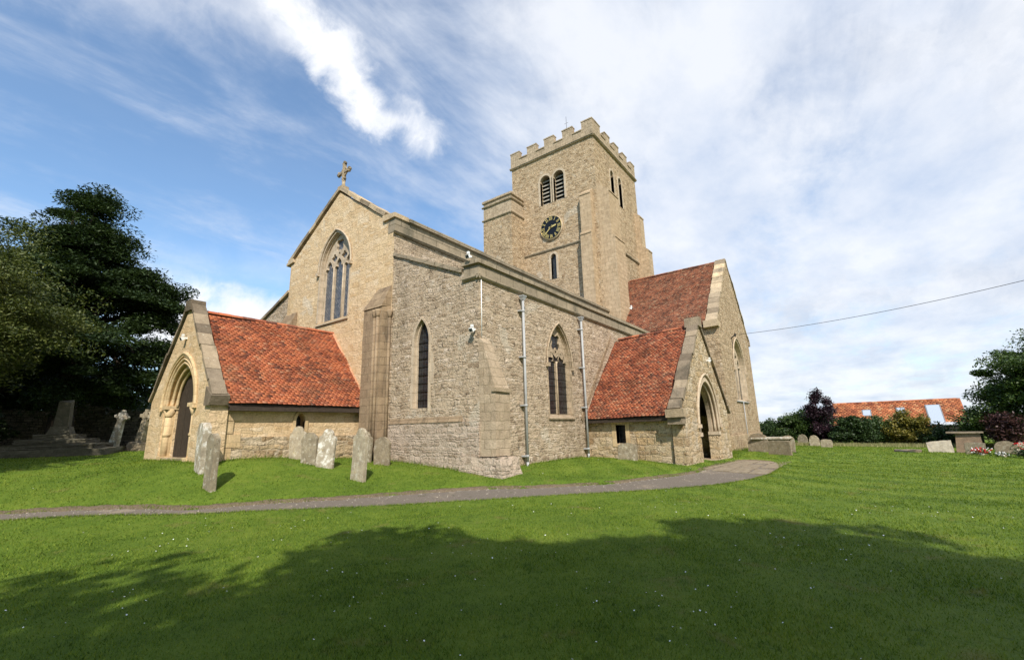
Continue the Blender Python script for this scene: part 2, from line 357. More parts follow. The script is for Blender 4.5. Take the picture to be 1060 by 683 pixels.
M['yellow'] = mat_rubble('yellow_limestone_wall', [(.52, .39, .215), (.57, .44, .25), (.60, .47, .28), (.51, .37, .195), (.62, .505, .32)], (.55, .425, .24), row=.17, wid=.40, gap=.010, bump=.022, stain=(.38, .26, .13), st_amt=.40, warp=.09, gapdark=(.36, .25, .125), pale=.3, pits=.5)
M['yellow_plain'] = mat_ashlar('smooth_yellow_stone', (.60, .475, .28), (.54, .415, .23), (.46, .36, .21), .5, .3, .006, .01, (.30, .21, .11), .5, .01, .25)
M['ashlar'] = mat_ashlar('tower_ashlar', (.46, .365, .235), (.40, .31, .195), (.36, .28, .17), .55, .32, .008, .014, (.25, .18, .10), .45, .02, .2)
M['ashlar_grey'] = mat_ashlar('weathered_ashlar', (.45, .375, .26), (.37, .30, .20), (.33, .27, .18), .5, .28, .008, .03, (.19, .15, .10), .6, .04, .3, crack=.3)
M['dressed'] = mat_ashlar('dressed_stone', (.50, .43, .31), (.45, .38, .27), (.35, .28, .18), .7, .34, .005, .008, (.22, .17, .11), .4, .01, .25)
M['parapet'] = mat_ashlar('weathered_parapet_stone', (.34, .29, .20), (.27, .235, .165), (.13, .11, .075), .8, .36, .012, .012, (.10, .092, .066), .75, .01, .35)
M['stained'] = mat_ashlar('stained_buttress_stone', (.31, .24, .15), (.25, .19, .12), (.17, .13, .085), .5, .3, .006, .018, (.085, .065, .045), 1.0, .015, .2)
M['coping'] = mat_ashlar('grey_coping_stone', (.25, .215, .155), (.29, .25, .185), (.08, .07, .06), 3, 3, 0, .035, (.085, .078, .06), .85, .01, .65, island=True)
M['coping_pale'] = mat_ashlar('pale_coping_stone', (.36, .305, .215), (.41, .35, .25), (.1, .09, .07), 3, 3, 0, .03, (.13, .11, .08), .85, .01, .6, island=True)
M['tile'] = mat_tiles('orange_clay_tiles', [(0, (.13, .05, .035)), (.1, (.25, .08, .046)), (.3, (.38, .108, .052)), (.55, (.47, .142, .064)), (.8, (.52, .175, .08)), (.93, (.38, .12, .065)), (1, (.52, .25, .145))], .3)
M['tile_mid'] = mat_tiles('red_brown_clay_tiles', [(0, (.11, .045, .032)), (.12, (.21, .07, .042)), (.35, (.32, .092, .048)), (.6, (.40, .12, .058)), (.85, (.45, .145, .07)), (1, (.48, .24, .14))], .45)
M['tile_old'] = mat_tiles('brown_clay_tiles', [(0, (.11, .05, .034)), (.2, (.20, .078, .046)), (.45, (.28, .10, .056)), (.7, (.36, .135, .07)), (.9, (.28, .11, .062)), (1, (.42, .25, .15))], .6)
M['tile_barn'] = mat_tiles('barn_roof_tiles', [(0, (.24, .07, .035)), (.4, (.44, .14, .06)), (.8, (.54, .19, .08)), (1, (.50, .26, .13))], .15)
M['lead'] = mat_plain('lead_sheet', (.22, .23, .24), .5, .3, .1, 3, .004)
M['pipe'] = mat_plain('grey_painted_iron', (.36, .365, .365), .4, 0, .06, 6)
M['white'] = mat_plain('white_plastic', (.75, .75, .73), .4, 0, .03)
M['iron'] = mat_plain('black_iron', (.02, .02, .02), .5, 0, .1)
M['dark'] = mat_plain('dark_timber', (.035, .025, .018), .8, 0, .2, 14)
M['door'] = mat_plain('brown_door_boards', (.05, .036, .026), .75, 0, .2, 12)
M['fascia'] = mat_plain('eaves_board', (.055, .04, .03), .8, 0, .2, 14)
M['louvre'] = mat_plain('weathered_louvre', (.30, .27, .22), .8, 0, .15)
M['plaster'] = mat_plain('porch_plaster', (.42, .36, .27), .9, 0, .1, 4, .004)
M['glass'] = mat_glass('leaded_window_glass', (.02, .022, .025), (.05, .055, .06), 9, .25)
M['glass_blue'] = mat_glass('stained_window_glass', (.05, .07, .10), (.17, .17, .18), 8, .35)
M['glass_dark'] = mat_glass('dark_window_glass', (.008, .008, .009), (.02, .022, .024), 7, .3, False)
M['gold'] = mat_plain('gold_leaf', (.85, .62, .22), .35, .6, .05)
M['dial'] = mat_plain('black_clock_dial', (.008, .009, .012), .35, 0, .1)
M['bark'] = mat_plain('bark', (.075, .055, .04), .95, 0, .3, 6, .03)
M['yew'] = mat_leaf('yew_foliage', [(.2, (.009, .018, .006)), (.5, (.020, .038, .011)), (.8, (.045, .07, .02))], .5, .14, .5)
M['leaf_l'] = mat_leaf('olive_green_foliage', [(.2, (.018, .03, .007)), (.5, (.055, .075, .016)), (.8, (.13, .145, .038))], .55, .2, .6)
M['leaf_m'] = mat_leaf('green_foliage', [(.2, (.018, .036, .008)), (.5, (.04, .075, .016)), (.85, (.085, .125, .03))], .5, .2, .6)
M['leaf_d'] = mat_leaf('dark_green_foliage', [(.2, (.01, .022, .006)), (.5, (.022, .045, .012)), (.85, (.05, .085, .022))], .5, .15, .6)
M['leaf_y'] = mat_leaf('golden_green_foliage', [(.2, (.04, .05, .01)), (.5, (.13, .12, .02)), (.85, (.24, .19, .03))], .5, .2, .5)
M['leaf_p'] = mat_leaf('purple_foliage', [(.2, (.009, .006, .009)), (.5, (.022, .011, .017)), (.85, (.05, .022, .032))], .5, .08, .6)
M['leaf_r'] = mat_leaf('maroon_foliage', [(.2, (.018, .009, .009)), (.5, (.045, .02, .02)), (.85, (.09, .04, .035))], .5, .1, .6)
def mat_headstone(name, c, lich=(.55, .54, .48), amt=.7, lsc=7, thr=.52):
    m, t, b = new_mat(name); p = geo_pos(t)
    cc = t.mix(1, c, t.ramp(t.noise(p, 5, 6, .7), [(.3, (.65, .63, .6)), (.7, (1.2, 1.2, 1.15))]), 'MULTIPLY')
    cc = t.mix(t.ss(t.noise(p, lsc, 7, .75), thr, thr + .1, 0, amt), cc, lich)
    cc = t.mix(t.ss(t.noise(p, 11, 4, .7), .62, .7, 0, .6), cc, (.07, .065, .05))
    cc = t.mix(t.ss(t.noise(p, 4, 5, .7, .4), .62, .7, 0, .5), cc, (.38, .28, .10))
    t.l.new(cc, b.inputs['Base Color']); b.inputs['Roughness'].default_value = .93
    set_bump(t, b, t.noise(p, 18, 7, .75), 1, .025); return m
M['hs_grey'] = mat_headstone('lichened_grey_stone', (.27, .225, .16), (.52, .48, .39), .55)
M['hs_shaded'] = mat_headstone('shade_darkened_stone', (.10, .09, .065), (.16, .15, .11), .5)  # churchyard cross: deep tree shade painted into the stone colour
M['hs_brown'] = mat_headstone('brown_weathered_stone', (.25, .20, .14), (.42, .38, .3), .45)
M['hs_pale'] = mat_headstone('pale_grey_stone', (.38, .32, .235), (.6, .56, .46), .5)
M['hs_cream'] = mat_headstone('cream_stone', (.52, .45, .36), (.6, .56, .5), .4)
M['hs_white'] = mat_headstone('whitened_stone', (.42, .36, .28), (.75, .73, .68), .75, 5, .5)
M['path'] = None
def mat_path():
    m, t, b = new_mat('worn_tarmac'); p = geo_pos(t)
    c = t.ramp(t.noise(p, 60, 4, .8), [(.3, (.095, .078, .062)), (.5, (.155, .13, .105)), (.75, (.26, .22, .18))])
    c = t.mix(t.ss(t.noise(p, .9, 6, .7, .5), .54, .66, 0, .55), c, (.30, .24, .17))
    c = t.mix(t.ss(t.noise(p, 3.1, 6, .75, .5), .60, .66, 0, .6), c, (.05, .06, .02))
    t.l.new(c, b.inputs['Base Color']); b.inputs['Roughness'].default_value = .95; b.inputs['Specular IOR Level'].default_value = .12
    set_bump(t, b, t.noise(p, 80, 4, .8), 1, .012); return m
M['path'] = mat_path()
def mat_soil():
    m, t, b = new_mat('bare_soil_edge'); p = geo_pos(t)
    c = t.ramp(t.noise(p, 30, 5, .75), [(.3, (.07, .05, .03)), (.6, (.20, .15, .10)), (.8, (.38, .32, .24))])
    t.l.new(c, b.inputs['Base Color']); b.inputs['Roughness'].default_value = 1; set_bump(t, b, t.noise(p, 40, 5, .8), 1, .03); return m
M['soil'] = mat_soil()
def grass_color(t, p, rnd=None):
    n1 = t.noise(p, .35, 6, .6); n2 = t.noise(p, 2.3, 5, .65)
    f = t.m('ADD', t.m('MULTIPLY', n1, .5), t.m('MULTIPLY', n2, .5))
    if rnd is not None: f = t.m('ADD', t.m('MULTIPLY', f, .62), t.m('MULTIPLY', rnd, .38))
    # mower swirls: broad arcs, slightly lighter and darker
    s = t.new('ShaderNodeSeparateXYZ'); t.l.new(t.v('SUBTRACT', t.v('ADD', p, t.v('SCALE', t.noise(p, .12, 2, .5, col=True), sc=2.5)), (33, -1, 0)), s.inputs[0])
    rad = t.m('SQRT', t.m('ADD', t.m('MULTIPLY', s.outputs[0], s.outputs[0]), t.m('MULTIPLY', s.outputs[1], t.m('MULTIPLY', s.outputs[1], 2.2))))
    f = t.m('ADD', f, t.m('MULTIPLY', t.m('SINE', t.m('MULTIPLY', rad, 4.6)), t.m('MULTIPLY', t.ss(t.v('DOT_PRODUCT', p, (1, -.35, 0)), 7, 16), .055)))
    c = t.ramp(f, [(.30, (.048, .090, .010)), (.5, (.130, .205, .021)), (.68, (.235, .285, .042))])
    c = t.mix(t.ss(t.noise(p, 1.3, 6, .72, .6), .56, .70, 0, .6), c, (.24, .21, .065))
    c = t.mix(t.ss(t.noise(p, 4.1, 5, .7, .3), .58, .66, 0, .45), c, (.035, .085, .012))
    return c
def mat_grass(name, blades):
    m, t, b = new_mat(name); p = geo_pos(t)
    rnd = t.new('ShaderNodeNewGeometry').outputs['Random Per Island'] if blades else t.noise(p, 45, 3, .8)
    c = grass_color(t, p, rnd)
    b.inputs['Roughness'].default_value = .75; b.inputs['Specular IOR Level'].default_value = .15
    t.l.new(c, b.inputs['Base Color'])
    if blades:
        tr = t.new('ShaderNodeBsdfTranslucent'); t.l.new(t.mix(1, c, (1.2, 1.2, .7), 'MULTIPLY'), tr.inputs[0])
        mx = t.new('ShaderNodeMixShader'); mx.inputs[0].default_value = .35
        t.l.new(b.outputs[0], mx.inputs[1]); t.l.new(tr.outputs[0], mx.inputs[2]); t.l.new(mx.outputs[0], t.n['Material Output'].inputs[0])
    else: set_bump(t, b, t.m('ADD', t.noise(p, 55, 3, .8), t.noise(p, 14, 4, .7)), 1, .04)
    return m
M['grass'] = mat_grass('lawn_ground', False); M['blade'] = mat_grass('grass_blades', True)

# ------------------------------------------------------------------ ground, path, lawn
GP=[(0,0,0),(3,0,0),(0,5,0),(5,2,0),(10,-5,-.05),(3,8,.0),(7,5,.02),(-4,4,0),(-5,-6,0),(5,-12,-.05),
(1.8,16.2,.1),(-3,20,.3),(4.3,12.6,.08),(7.7,9.6,.08),(10.2,7.4,.07),(12.4,5.4,.06),(15.5,4.0,.06),(20,2.6,.0),
(11,9.5,.33),(11,11.5,.5),(11,13.6,.63),(10.2,15.5,.75),(8,15.4,.9),(6,15.2,1.0),(5.3,18,.92),(5.3,21,.9),
(13,9.4,.4),(15.5,9.4,.45),(17.6,9.3,.42),(17.6,7,.35),(17.4,5.2,.16),(21,4.8,.06),(25,4.8,-.05),(14,7.2,.26),
(30,5,-.06),(36,5.5,-.1),(42,5,-.2),(30,0,-.2),(25,-5,-.3),(20,-1,-.08),(35,-10,-.35),(45,-18,-.5),(45,-2,-.42),(62,-10,-.55),(62,-35,-.55),(15,-10,-.15),(30,-25,-.4),
(0,25,.95),(-6,30,1.05),(5,30,1.1),(10,36,1.15),(0,42,1.15),(12,50,1.1),(-10,20,.7),(-10,10,.25),(30,45,.8),(50,20,-.2),(60,10,-.5),(-25,25,1.0),(-25,0,.3),(-10,-20,0),
(15,15,.6),(20,18,.5),(35,15,0)]
GP=np.array(GP,float)
def _phi(r): return np.where(r>1e-9,r*r*np.log(np.maximum(r,1e-9)),0)
_S=10.
_n=len(GP);_P=GP[:,:2]/_S
_K=_phi(np.linalg.norm(_P[:,None]-_P[None],axis=2))+np.eye(_n)*.02
_Q=np.c_[np.ones(_n),_P]
_w=np.linalg.solve(np.block([[_K,_Q],[_Q.T,np.zeros((3,3))]]),np.r_[GP[:,2],0,0,0])
PU=np.array([(-31,50.8),(-13,32),(-3.6,21.3),(1.55,16.3),(4.3,12.5),(6.15,10.95),(7.8,9.9),(9.6,8.7),(10.6,7.6),(12.42,6.0),(14,5.35),(15.3,4.84),(16.6,4.55),(24.4,4.7),(25.2,4.2),(24.9,3.4)],float)
PL=np.array([(-32,49.5),(-14,31),(-4,20),(1.5,15.47),(4.2,12.1),(5.7,10.4),(7.1,9.1),(8.6,7.8),(10.03,6.6),(11.3,5.5),(12.48,4.5),(14.16,3.45),(16,2.8),(17.9,2.5),(20.4,2.5),(24.6,3.1)],float)
def segd(p,L):
    # distance & side
    best=np.full(len(p),1e9)
    for a,b in zip(L[:-1],L[1:]):
        ab=b-a;t=np.clip(((p-a)@ab)/(ab@ab),0,1);d=np.linalg.norm(p-a-t[:,None]*ab,axis=1);best=np.minimum(best,d)
    return best
def inpoly(p,poly):
    c=np.zeros(len(p),bool);j=len(poly)-1
    for i in range(len(poly)):
        a,b=poly[i],poly[j];k=((a[1]>p[:,1])!=(b[1]>p[:,1]))
        x=(b[0]-a[0])*(p[:,1]-a[1])/np.where(b[1]-a[1]==0,1e-9,b[1]-a[1])+a[0];c^=k&(p[:,0]<x);j=i
    return c
POLY=np.r_[PU,PL[::-1]]
def gbase(p):
    p=np.atleast_2d(np.asarray(p,float));o=np.empty(len(p))
    for i in range(0,len(p),20000):
        q=np.clip(p[i:i+20000],[-60,-50],[95,80])/_S
        o[i:i+20000]=np.c_[_phi(np.linalg.norm(q[:,None]-_P[None],axis=2)),np.ones(len(q)),q]@_w
    r=np.linalg.norm(p-np.array([15,8]),axis=1);t=np.clip((r-50)/60,0,1);t=t*t*(3-2*t)
    return np.clip(o,-2,1.6)*(1-t)+(-.7)*t
def gz(p):
    p=np.atleast_2d(np.asarray(p,float));z=gbase(p)
    near=(p[:,0]>-35)&(p[:,0]<30)&(p[:,1]>0)&(p[:,1]<55)
    q=p[near];ins=inpoly(q,POLY);du=segd(q,PU)
    up=(~ins)&(du<segd(q,PL))
    dn=np.minimum(du,segd(q,PL));dz=np.where(ins,-.03-.04*np.clip(dn/.12,0,1),-.03*np.clip(1-dn/.12,0,1))+np.where(up,.07*np.clip(du/.25,0,1)*np.exp(-du/4.),0)
    z[near]+=dz
    return z
def g(x,y): return float(gz([(x,y)])[0])

def axis_coords(lo, hi, step, ends):
    a = list(np.arange(lo, hi + 1e-6, step)); d = step
    x = lo; L = []
    while x > ends[0]: d *= 1.22; x -= d; L.append(x)
    d = step; x = hi; Rr = []
    while x < ends[1]: d *= 1.22; x += d; Rr.append(x)
    return np.array(L[::-1] + a + Rr)
xs = axis_coords(-4, 30, .13, (-2500, 2500)); ys = axis_coords(-3, 27, .13, (-2500, 2500))
XX, YY = np.meshgrid(xs, ys, indexing='ij'); pp = np.c_[XX.ravel(), YY.ravel()]
zz = gz(pp) + .006 * np.sin(pp[:, 0] * 2.1 + np.sin(pp[:, 1] * 1.7)) * np.sin(pp[:, 1] * 2.3)
nx, ny = len(xs), len(ys)
me = bpy.data.meshes.new('grass_ground'); V = np.c_[pp, zz].astype(np.float32)
I = np.arange(nx * ny).reshape(nx, ny); Fq = np.stack([I[:-1, :-1], I[1:, :-1], I[1:, 1:], I[:-1, 1:]], -1).reshape(-1, 4).astype(np.int32)
me.vertices.add(len(V)); me.vertices.foreach_set('co', V.ravel()); me.loops.add(Fq.size); me.loops.foreach_set('vertex_index', Fq.ravel())
me.polygons.add(len(Fq)); me.polygons.foreach_set('loop_start', np.arange(0, Fq.size, 4, dtype=np.int32)); me.polygons.foreach_set('loop_total', np.full(len(Fq), 4, np.int32))
me.update(calc_edges=True); me.materials.append(M['grass'])
me.polygons.foreach_set('use_smooth', [True] * len(Fq))
go = bpy.data.objects.new('grass_ground', me); COL.objects.link(go); tag(go, kind='structure')

def resample(L, n):
    d = np.r_[0, np.cumsum(np.linalg.norm(np.diff(L, axis=0), axis=1))]; t = np.linspace(0, d[-1], n)
    return np.c_[np.interp(t, d, L[:, 0]), np.interp(t, d, L[:, 1])]
def smooth(L, k=3):
    for _ in range(k):
        L[1:-1] = (L[:-2] + 2 * L[1:-1] + L[2:]) / 4
    return L
def path_sheet():
    n = 300; U = smooth(resample(PU, n), 12); L_ = smooth(resample(PL, n), 12)
    k = 16; bm = bmesh.new(); rows = []
    for i in range(n):
        j = .035 * math.sin(i * 1.7) + .03 * math.sin(i * .63 + 1)
        row = []
        for q in range(k + 1):
            t = (-.03 + j * .5) + (1.05 - j) * q / k; p = U[i] * (1 - t) + L_[i] * t
            row.append(p)
        rows.append(row)
    A = np.array(rows).reshape(-1, 2); z = gbase(A) - .03 + .004 * np.sin(A[:, 0] * 5) * np.sin(A[:, 1] * 4)
    vs = [bm.verts.new((a[0], a[1], h)) for a, h in zip(A, z)]
    for i in range(n - 1):
        for q in range(k):
            a = i * (k + 1) + q; bm.faces.new((vs[a], vs[a + 1], vs[a + k + 2], vs[a + k + 1]))
    o = obj('path', bm, M['path'], smooth=True); tag(o, kind='structure')
path_sheet()
def soil_edge():
    U = smooth(resample(PU, 420), 12); d = np.gradient(U, axis=0); d /= np.linalg.norm(d, axis=1)[:, None]; nn = np.c_[-d[:, 1], d[:, 0]]
    nn = np.where((nn @ np.array([1, 1]))[:, None] < 0, -nn, nn); bm = bmesh.new(); rows = []
    for k, (o_, dz) in enumerate(((-.07, -.045), (-.035, -.018), (.02, .012), (.07, .03), (.13, -.03))):
        j = np.array([.03 * math.sin(i * 1.3 + k) + .025 * math.sin(i * .41) + random.uniform(-.012, .012) for i in range(len(U))]); P_ = U + nn * (o_ + j)[:, None]; z = gbase(P_) + dz + np.array([random.uniform(-.008, .008) for _ in U])
        rows.append([bm.verts.new((a[0], a[1], h)) for a, h in zip(P_, z)])
    for a, b in zip(rows[:-1], rows[1:]):
        for i in range(len(U) - 1): bm.faces.new((a[i], a[i + 1], b[i + 1], b[i]))
    tag(obj('path_edge', bm, M['soil'], smooth=True), kind='structure')
soil_edge()
def path_grit():
    n = 5200; U = smooth(resample(PU, 300), 12); L_ = smooth(resample(PL, 300), 12); i = rng.integers(20, 299, n); t = rng.random(n); t = np.where(rng.random(n) < .45, t * .12, t)[:, None]
    q = U[i] * (1 - t) + L_[i] * t + rng.normal(0, .03, (n, 2)); z = gbase(q) - .026; s = .006 + .012 * rng.random(n) ** 2; polys = []
    for (x, y), h, r in zip(q, z, s):
        a = random.random() * 6.28; P3 = [(x + r * math.cos(a + k * 2.09), y + r * math.sin(a + k * 2.09), h) for k in range(3)]; T_ = (x, y, h + r * 1.1)
        for k in range(3): polys.append((P3[k], P3[(k + 1) % 3], T_))
    tag(np_mesh('path_grit', np.array(polys), 3, mat_plain('pale_grit', (.40, .35, .28), .9, 0, .3, 5)), 'loose pale grit and small stones lying on the churchyard path', kind='stuff', cat='gravel')
path_grit()

CH = np.array([(10.9, 9.4), (10.9, 26), (5.45, 20.9), (5.45, 15.2)])
def in_church(p):
    x, y = p[:, 0], p[:, 1]
    return ((x > 10.93) & (y > 9.45)) | ((x > 5.5) & (y > 15.35) & (y < 20.9)) | ((x > 17.6) & (x < 25.5) & (y > 5.15)) | ((x > 31) & (y > 6.2))
def grass_blades():
    N = 1000000
    # uniform in angle, density falling with distance
    rr_ = rng.random(N); rmin, rmax = 1.6, 62.
    # pdf in r ~ r^-0.55  => density ~ r^-1.55
    a = .35; r = (rmin ** a + rr_ * (rmax ** a - rmin ** a)) ** (1 / a)
    th = YAW + R(78) * (2 * rng.random(N) - 1)
    p = np.c_[r * np.cos(th), r * np.sin(th)]
    keep = ~in_church(p) & ~(inpoly(p, POLY)); keep |= False
    p = p[keep]; r = r[keep]
    z = gz(p); n = len(p)
    ang = rng.random(n) * 2 * np.pi; w = (.0035 + .0017 * r) * (.6 + .8 * rng.random(n)) * .62
    h = (.012 + .022 * rng.random(n)) * (1 + .02 * r)
    de = np.minimum(segd(p, PU), 9.); h *= np.where(de < .12, 1.5, 1)
    lean = .8 * h; la = rng.random(n) * 2 * np.pi
    dx, dy = np.cos(ang) * w / 2, np.sin(ang) * w / 2
    A = np.c_[p[:, 0] - dx, p[:, 1] - dy, z - .006]; B = np.c_[p[:, 0] + dx, p[:, 1] + dy, z - .006]
    C_ = np.c_[p[:, 0] + np.cos(la) * lean, p[:, 1] + np.sin(la) * lean, z + h]
    o = np_mesh('lawn_grass', np.stack([A, B, C_], 1), 3, M['blade'])
    tag(o, 'short mown green lawn grass with paler worn patches around the church', kind='stuff', cat='grass')
grass_blades()
def edge_tufts():
    # longer unmown grass against the walls, stones and path edge
    segs = [((10.9, 9.5), (10.9, 15.3), .14), ((5.9, 15.25), (10.8, 15.3), .13), ((5.4, 15.3), (5.4, 20.9), .1), ((13, 9.4), (17.6, 9.4), .1), ((17.65, 9.2), (17.5, 5.2), .08), ((25.5, 5.0), (31, 6.1), .2), ((31, 6.1), (42, 6.1), .25)]
    A_ = []
    for a, b, hh in segs:
        a, b = np.array(a), np.array(b); L = np.linalg.norm(b - a); n = int(L * 260)
        t = rng.random(n); q = a + (b - a) * t[:, None] + rng.normal(0, .05, (n, 2)); A_.append(np.c_[q, hh * (.3 + .9 * rng.random(n) ** 2)])
    for a, b in zip(PU[2:-1], PU[3:]):
        L = np.linalg.norm(b - a); n = int(L * 240); t = rng.random(n); q = a + (b - a) * t[:, None] + rng.normal(0, .035, (n, 2)); A_.append(np.c_[q, .055 * (.4 + rng.random(n))])
    for a, b in zip(PL[2:-1], PL[3:]):
        L = np.linalg.norm(b - a); n = int(L * 300); t = rng.random(n); q = a + (b - a) * t[:, None] + rng.normal(0, .03, (n, 2)); A_.append(np.c_[q, .05 * (.4 + rng.random(n))])
    for x, y in STONES_XY:
        n = 160; q = np.array([x, y]) + rng.normal(0, .17, (n, 2)) * np.array([.6, 1.4]); A_.append(np.c_[q, .09 * (.3 + rng.random(n))])
    q = np.concatenate(A_); n = len(q); z = gz(q[:, :2]); h = q[:, 2]
    ang = rng.random(n) * 2 * np.pi; w = .012 + .004 * rng.random(n); la = rng.random(n) * 2 * np.pi
    dx, dy = np.cos(ang) * w / 2, np.sin(ang) * w / 2
    T = np.stack([np.c_[q[:, 0] - dx, q[:, 1] - dy, z - .02], np.c_[q[:, 0] + dx, q[:, 1] + dy, z - .02], np.c_[q[:, 0] + np.cos(la) * h * .4, q[:, 1] + np.sin(la) * h * .4, z + h]], 1)
    tag(np_mesh('long_grass', T, 3, M['blade']), 'longer unmown grass along the walls, headstones and path edges', kind='stuff', cat='grass')
def daisies():
    n = 430; cl = rng.random((26, 2)); out = []
    for i in range(n):
        if i % 2:
            th = YAW + R(50) * (2 * random.random() - 1); r = 3.6 + 15 * random.random() ** 1.3; x, y = r * math.cos(th), r * math.sin(th)
        else:
            c = cl[i % 26]; th = YAW + R(50) * (2 * c[0] - 1); r = 4.5 + 9 * c[1]; x, y = r * math.cos(th) + random.gauss(0, .5), r * math.sin(th) + random.gauss(0, .5)
        out.append((x, y))
    q = np.array(out); q = q[~in_church(q) & ~inpoly(q, POLY)]; z = gz(q)
    polys = []
    for (x, y), h in zip(q, z):
        s = (.005 + .006 * random.random()) * min(1, .55 + .06 * math.hypot(x, y)); h += .028 + .014 * random.random(); tx, ty = random.uniform(-.5, .5), random.uniform(-.5, .5)
        polys.append([(x + s * math.cos(a), y + s * math.sin(a), h + s * (tx * math.cos(a) + ty * math.sin(a))) for a in [k * math.pi / 3 for k in range(6)]])
    m = mat_plain('daisy_petals', (.8, .8, .76), .6, 0, .05)
    tag(np_mesh('daisies', np.array(polys), 6, m), 'small white daisies and clover heads scattered over the lawn', kind='stuff', cat='flowers')
daisies()

# ------------------------------------------------------------------ church
church = thing('parish_church', (11, 9.5, .3), 'large medieval stone parish church with a square battlemented tower and red tiled porches', 'church')
XW = 10.98
def part(name, bm, mats, parent=church, **k): return obj(name, bm, mats, parent, **k)

def coping_run(bm, ax, plane, a, b, th, w0, w1, n, jit=.012, mi=0, over=.0):
    """stones laid up a rake from a to b (u,v), th thick outward"""
    a, b = Vector(a), Vector(b); d = (b - a); nrm = Vector((-d.y, d.x)).normalized()
    if nrm.y < 0: nrm = -nrm
    ts = [0] + [(i + random.uniform(-.15, .15)) / n for i in range(1, n)] + [1]
    for t0, t1 in zip(ts[:-1], ts[1:]):
        g_ = .006 / d.length; j = random.uniform(0, jit); jw = random.uniform(-jit, jit)
        p = [a + d * (t0 + g_), a + d * (t1 - g_)]
        prof = [p[0], p[1], p[1] + nrm * (th + j), p[0] + nrm * (th + random.uniform(0, jit))]
        add_plate(bm, ax, plane, [(q.x, q.y) for q in prof], (), w0 + jw, w1 + jw, mi)

def string_course(bm, ax, plane, u0, u1, z, hgt=.14, proj=.09, mi=0):
    prof = [(-.0, 0), (-proj * .6, .02), (-proj, hgt * .45), (-proj, hgt * .7), (0, hgt)]
    n = len(prof)
    A = [bm.verts.new(P(ax, u0, z + b, a, plane)) for a, b in prof]; B = [bm.verts.new(P(ax, u1, z + b, a, plane)) for a, b in prof]
    for i in range(n): bm.faces.new((A[i], A[(i + 1) % n], B[(i + 1) % n], B[i])).material_index = mi
    bm.faces.new(A[::-1]); bm.faces.new(B)

def slats(bm, ax, plane, cx, half, z0, z1, n, w):
    for i in range(n):
        z = z0 + (z1 - z0) * (i + .35) / n; h = (z1 - z0) / n * .62
        prof = [(w, z), (w + .02, z - .02), (w + .2, z + h), (w + .18, z + h + .02)]
        a = [bm.verts.new(P(ax, cx - half, q[1], q[0], plane)) for q in prof]; b = [bm.verts.new(P(ax, cx + half, q[1], q[0], plane)) for q in prof]
        for k in range(4): bm.faces.new((a[k], a[(k + 1) % 4], b[(k + 1) % 4], b[k]))
        bm.faces.new(a[::-1]); bm.faces.new(b)

def hood(bm, ax, plane, cx, half, spring, rise, r=.05, w=-.05, stops=True, drop=.12):
    pts = arch(cx, half, spring - drop, spring, rise, 12)
    add_tube(bm, [P(ax, u, v, w, plane) for u, v in pts], r, 6)
    if stops:
        for s in (-1, 1):
            c = P(ax, cx + s * half, spring - drop, w - .02, plane); add_box(bm, c.x - .075, c.x + .075, c.y - .075, c.y + .075, c.z - .08, c.z + .07)

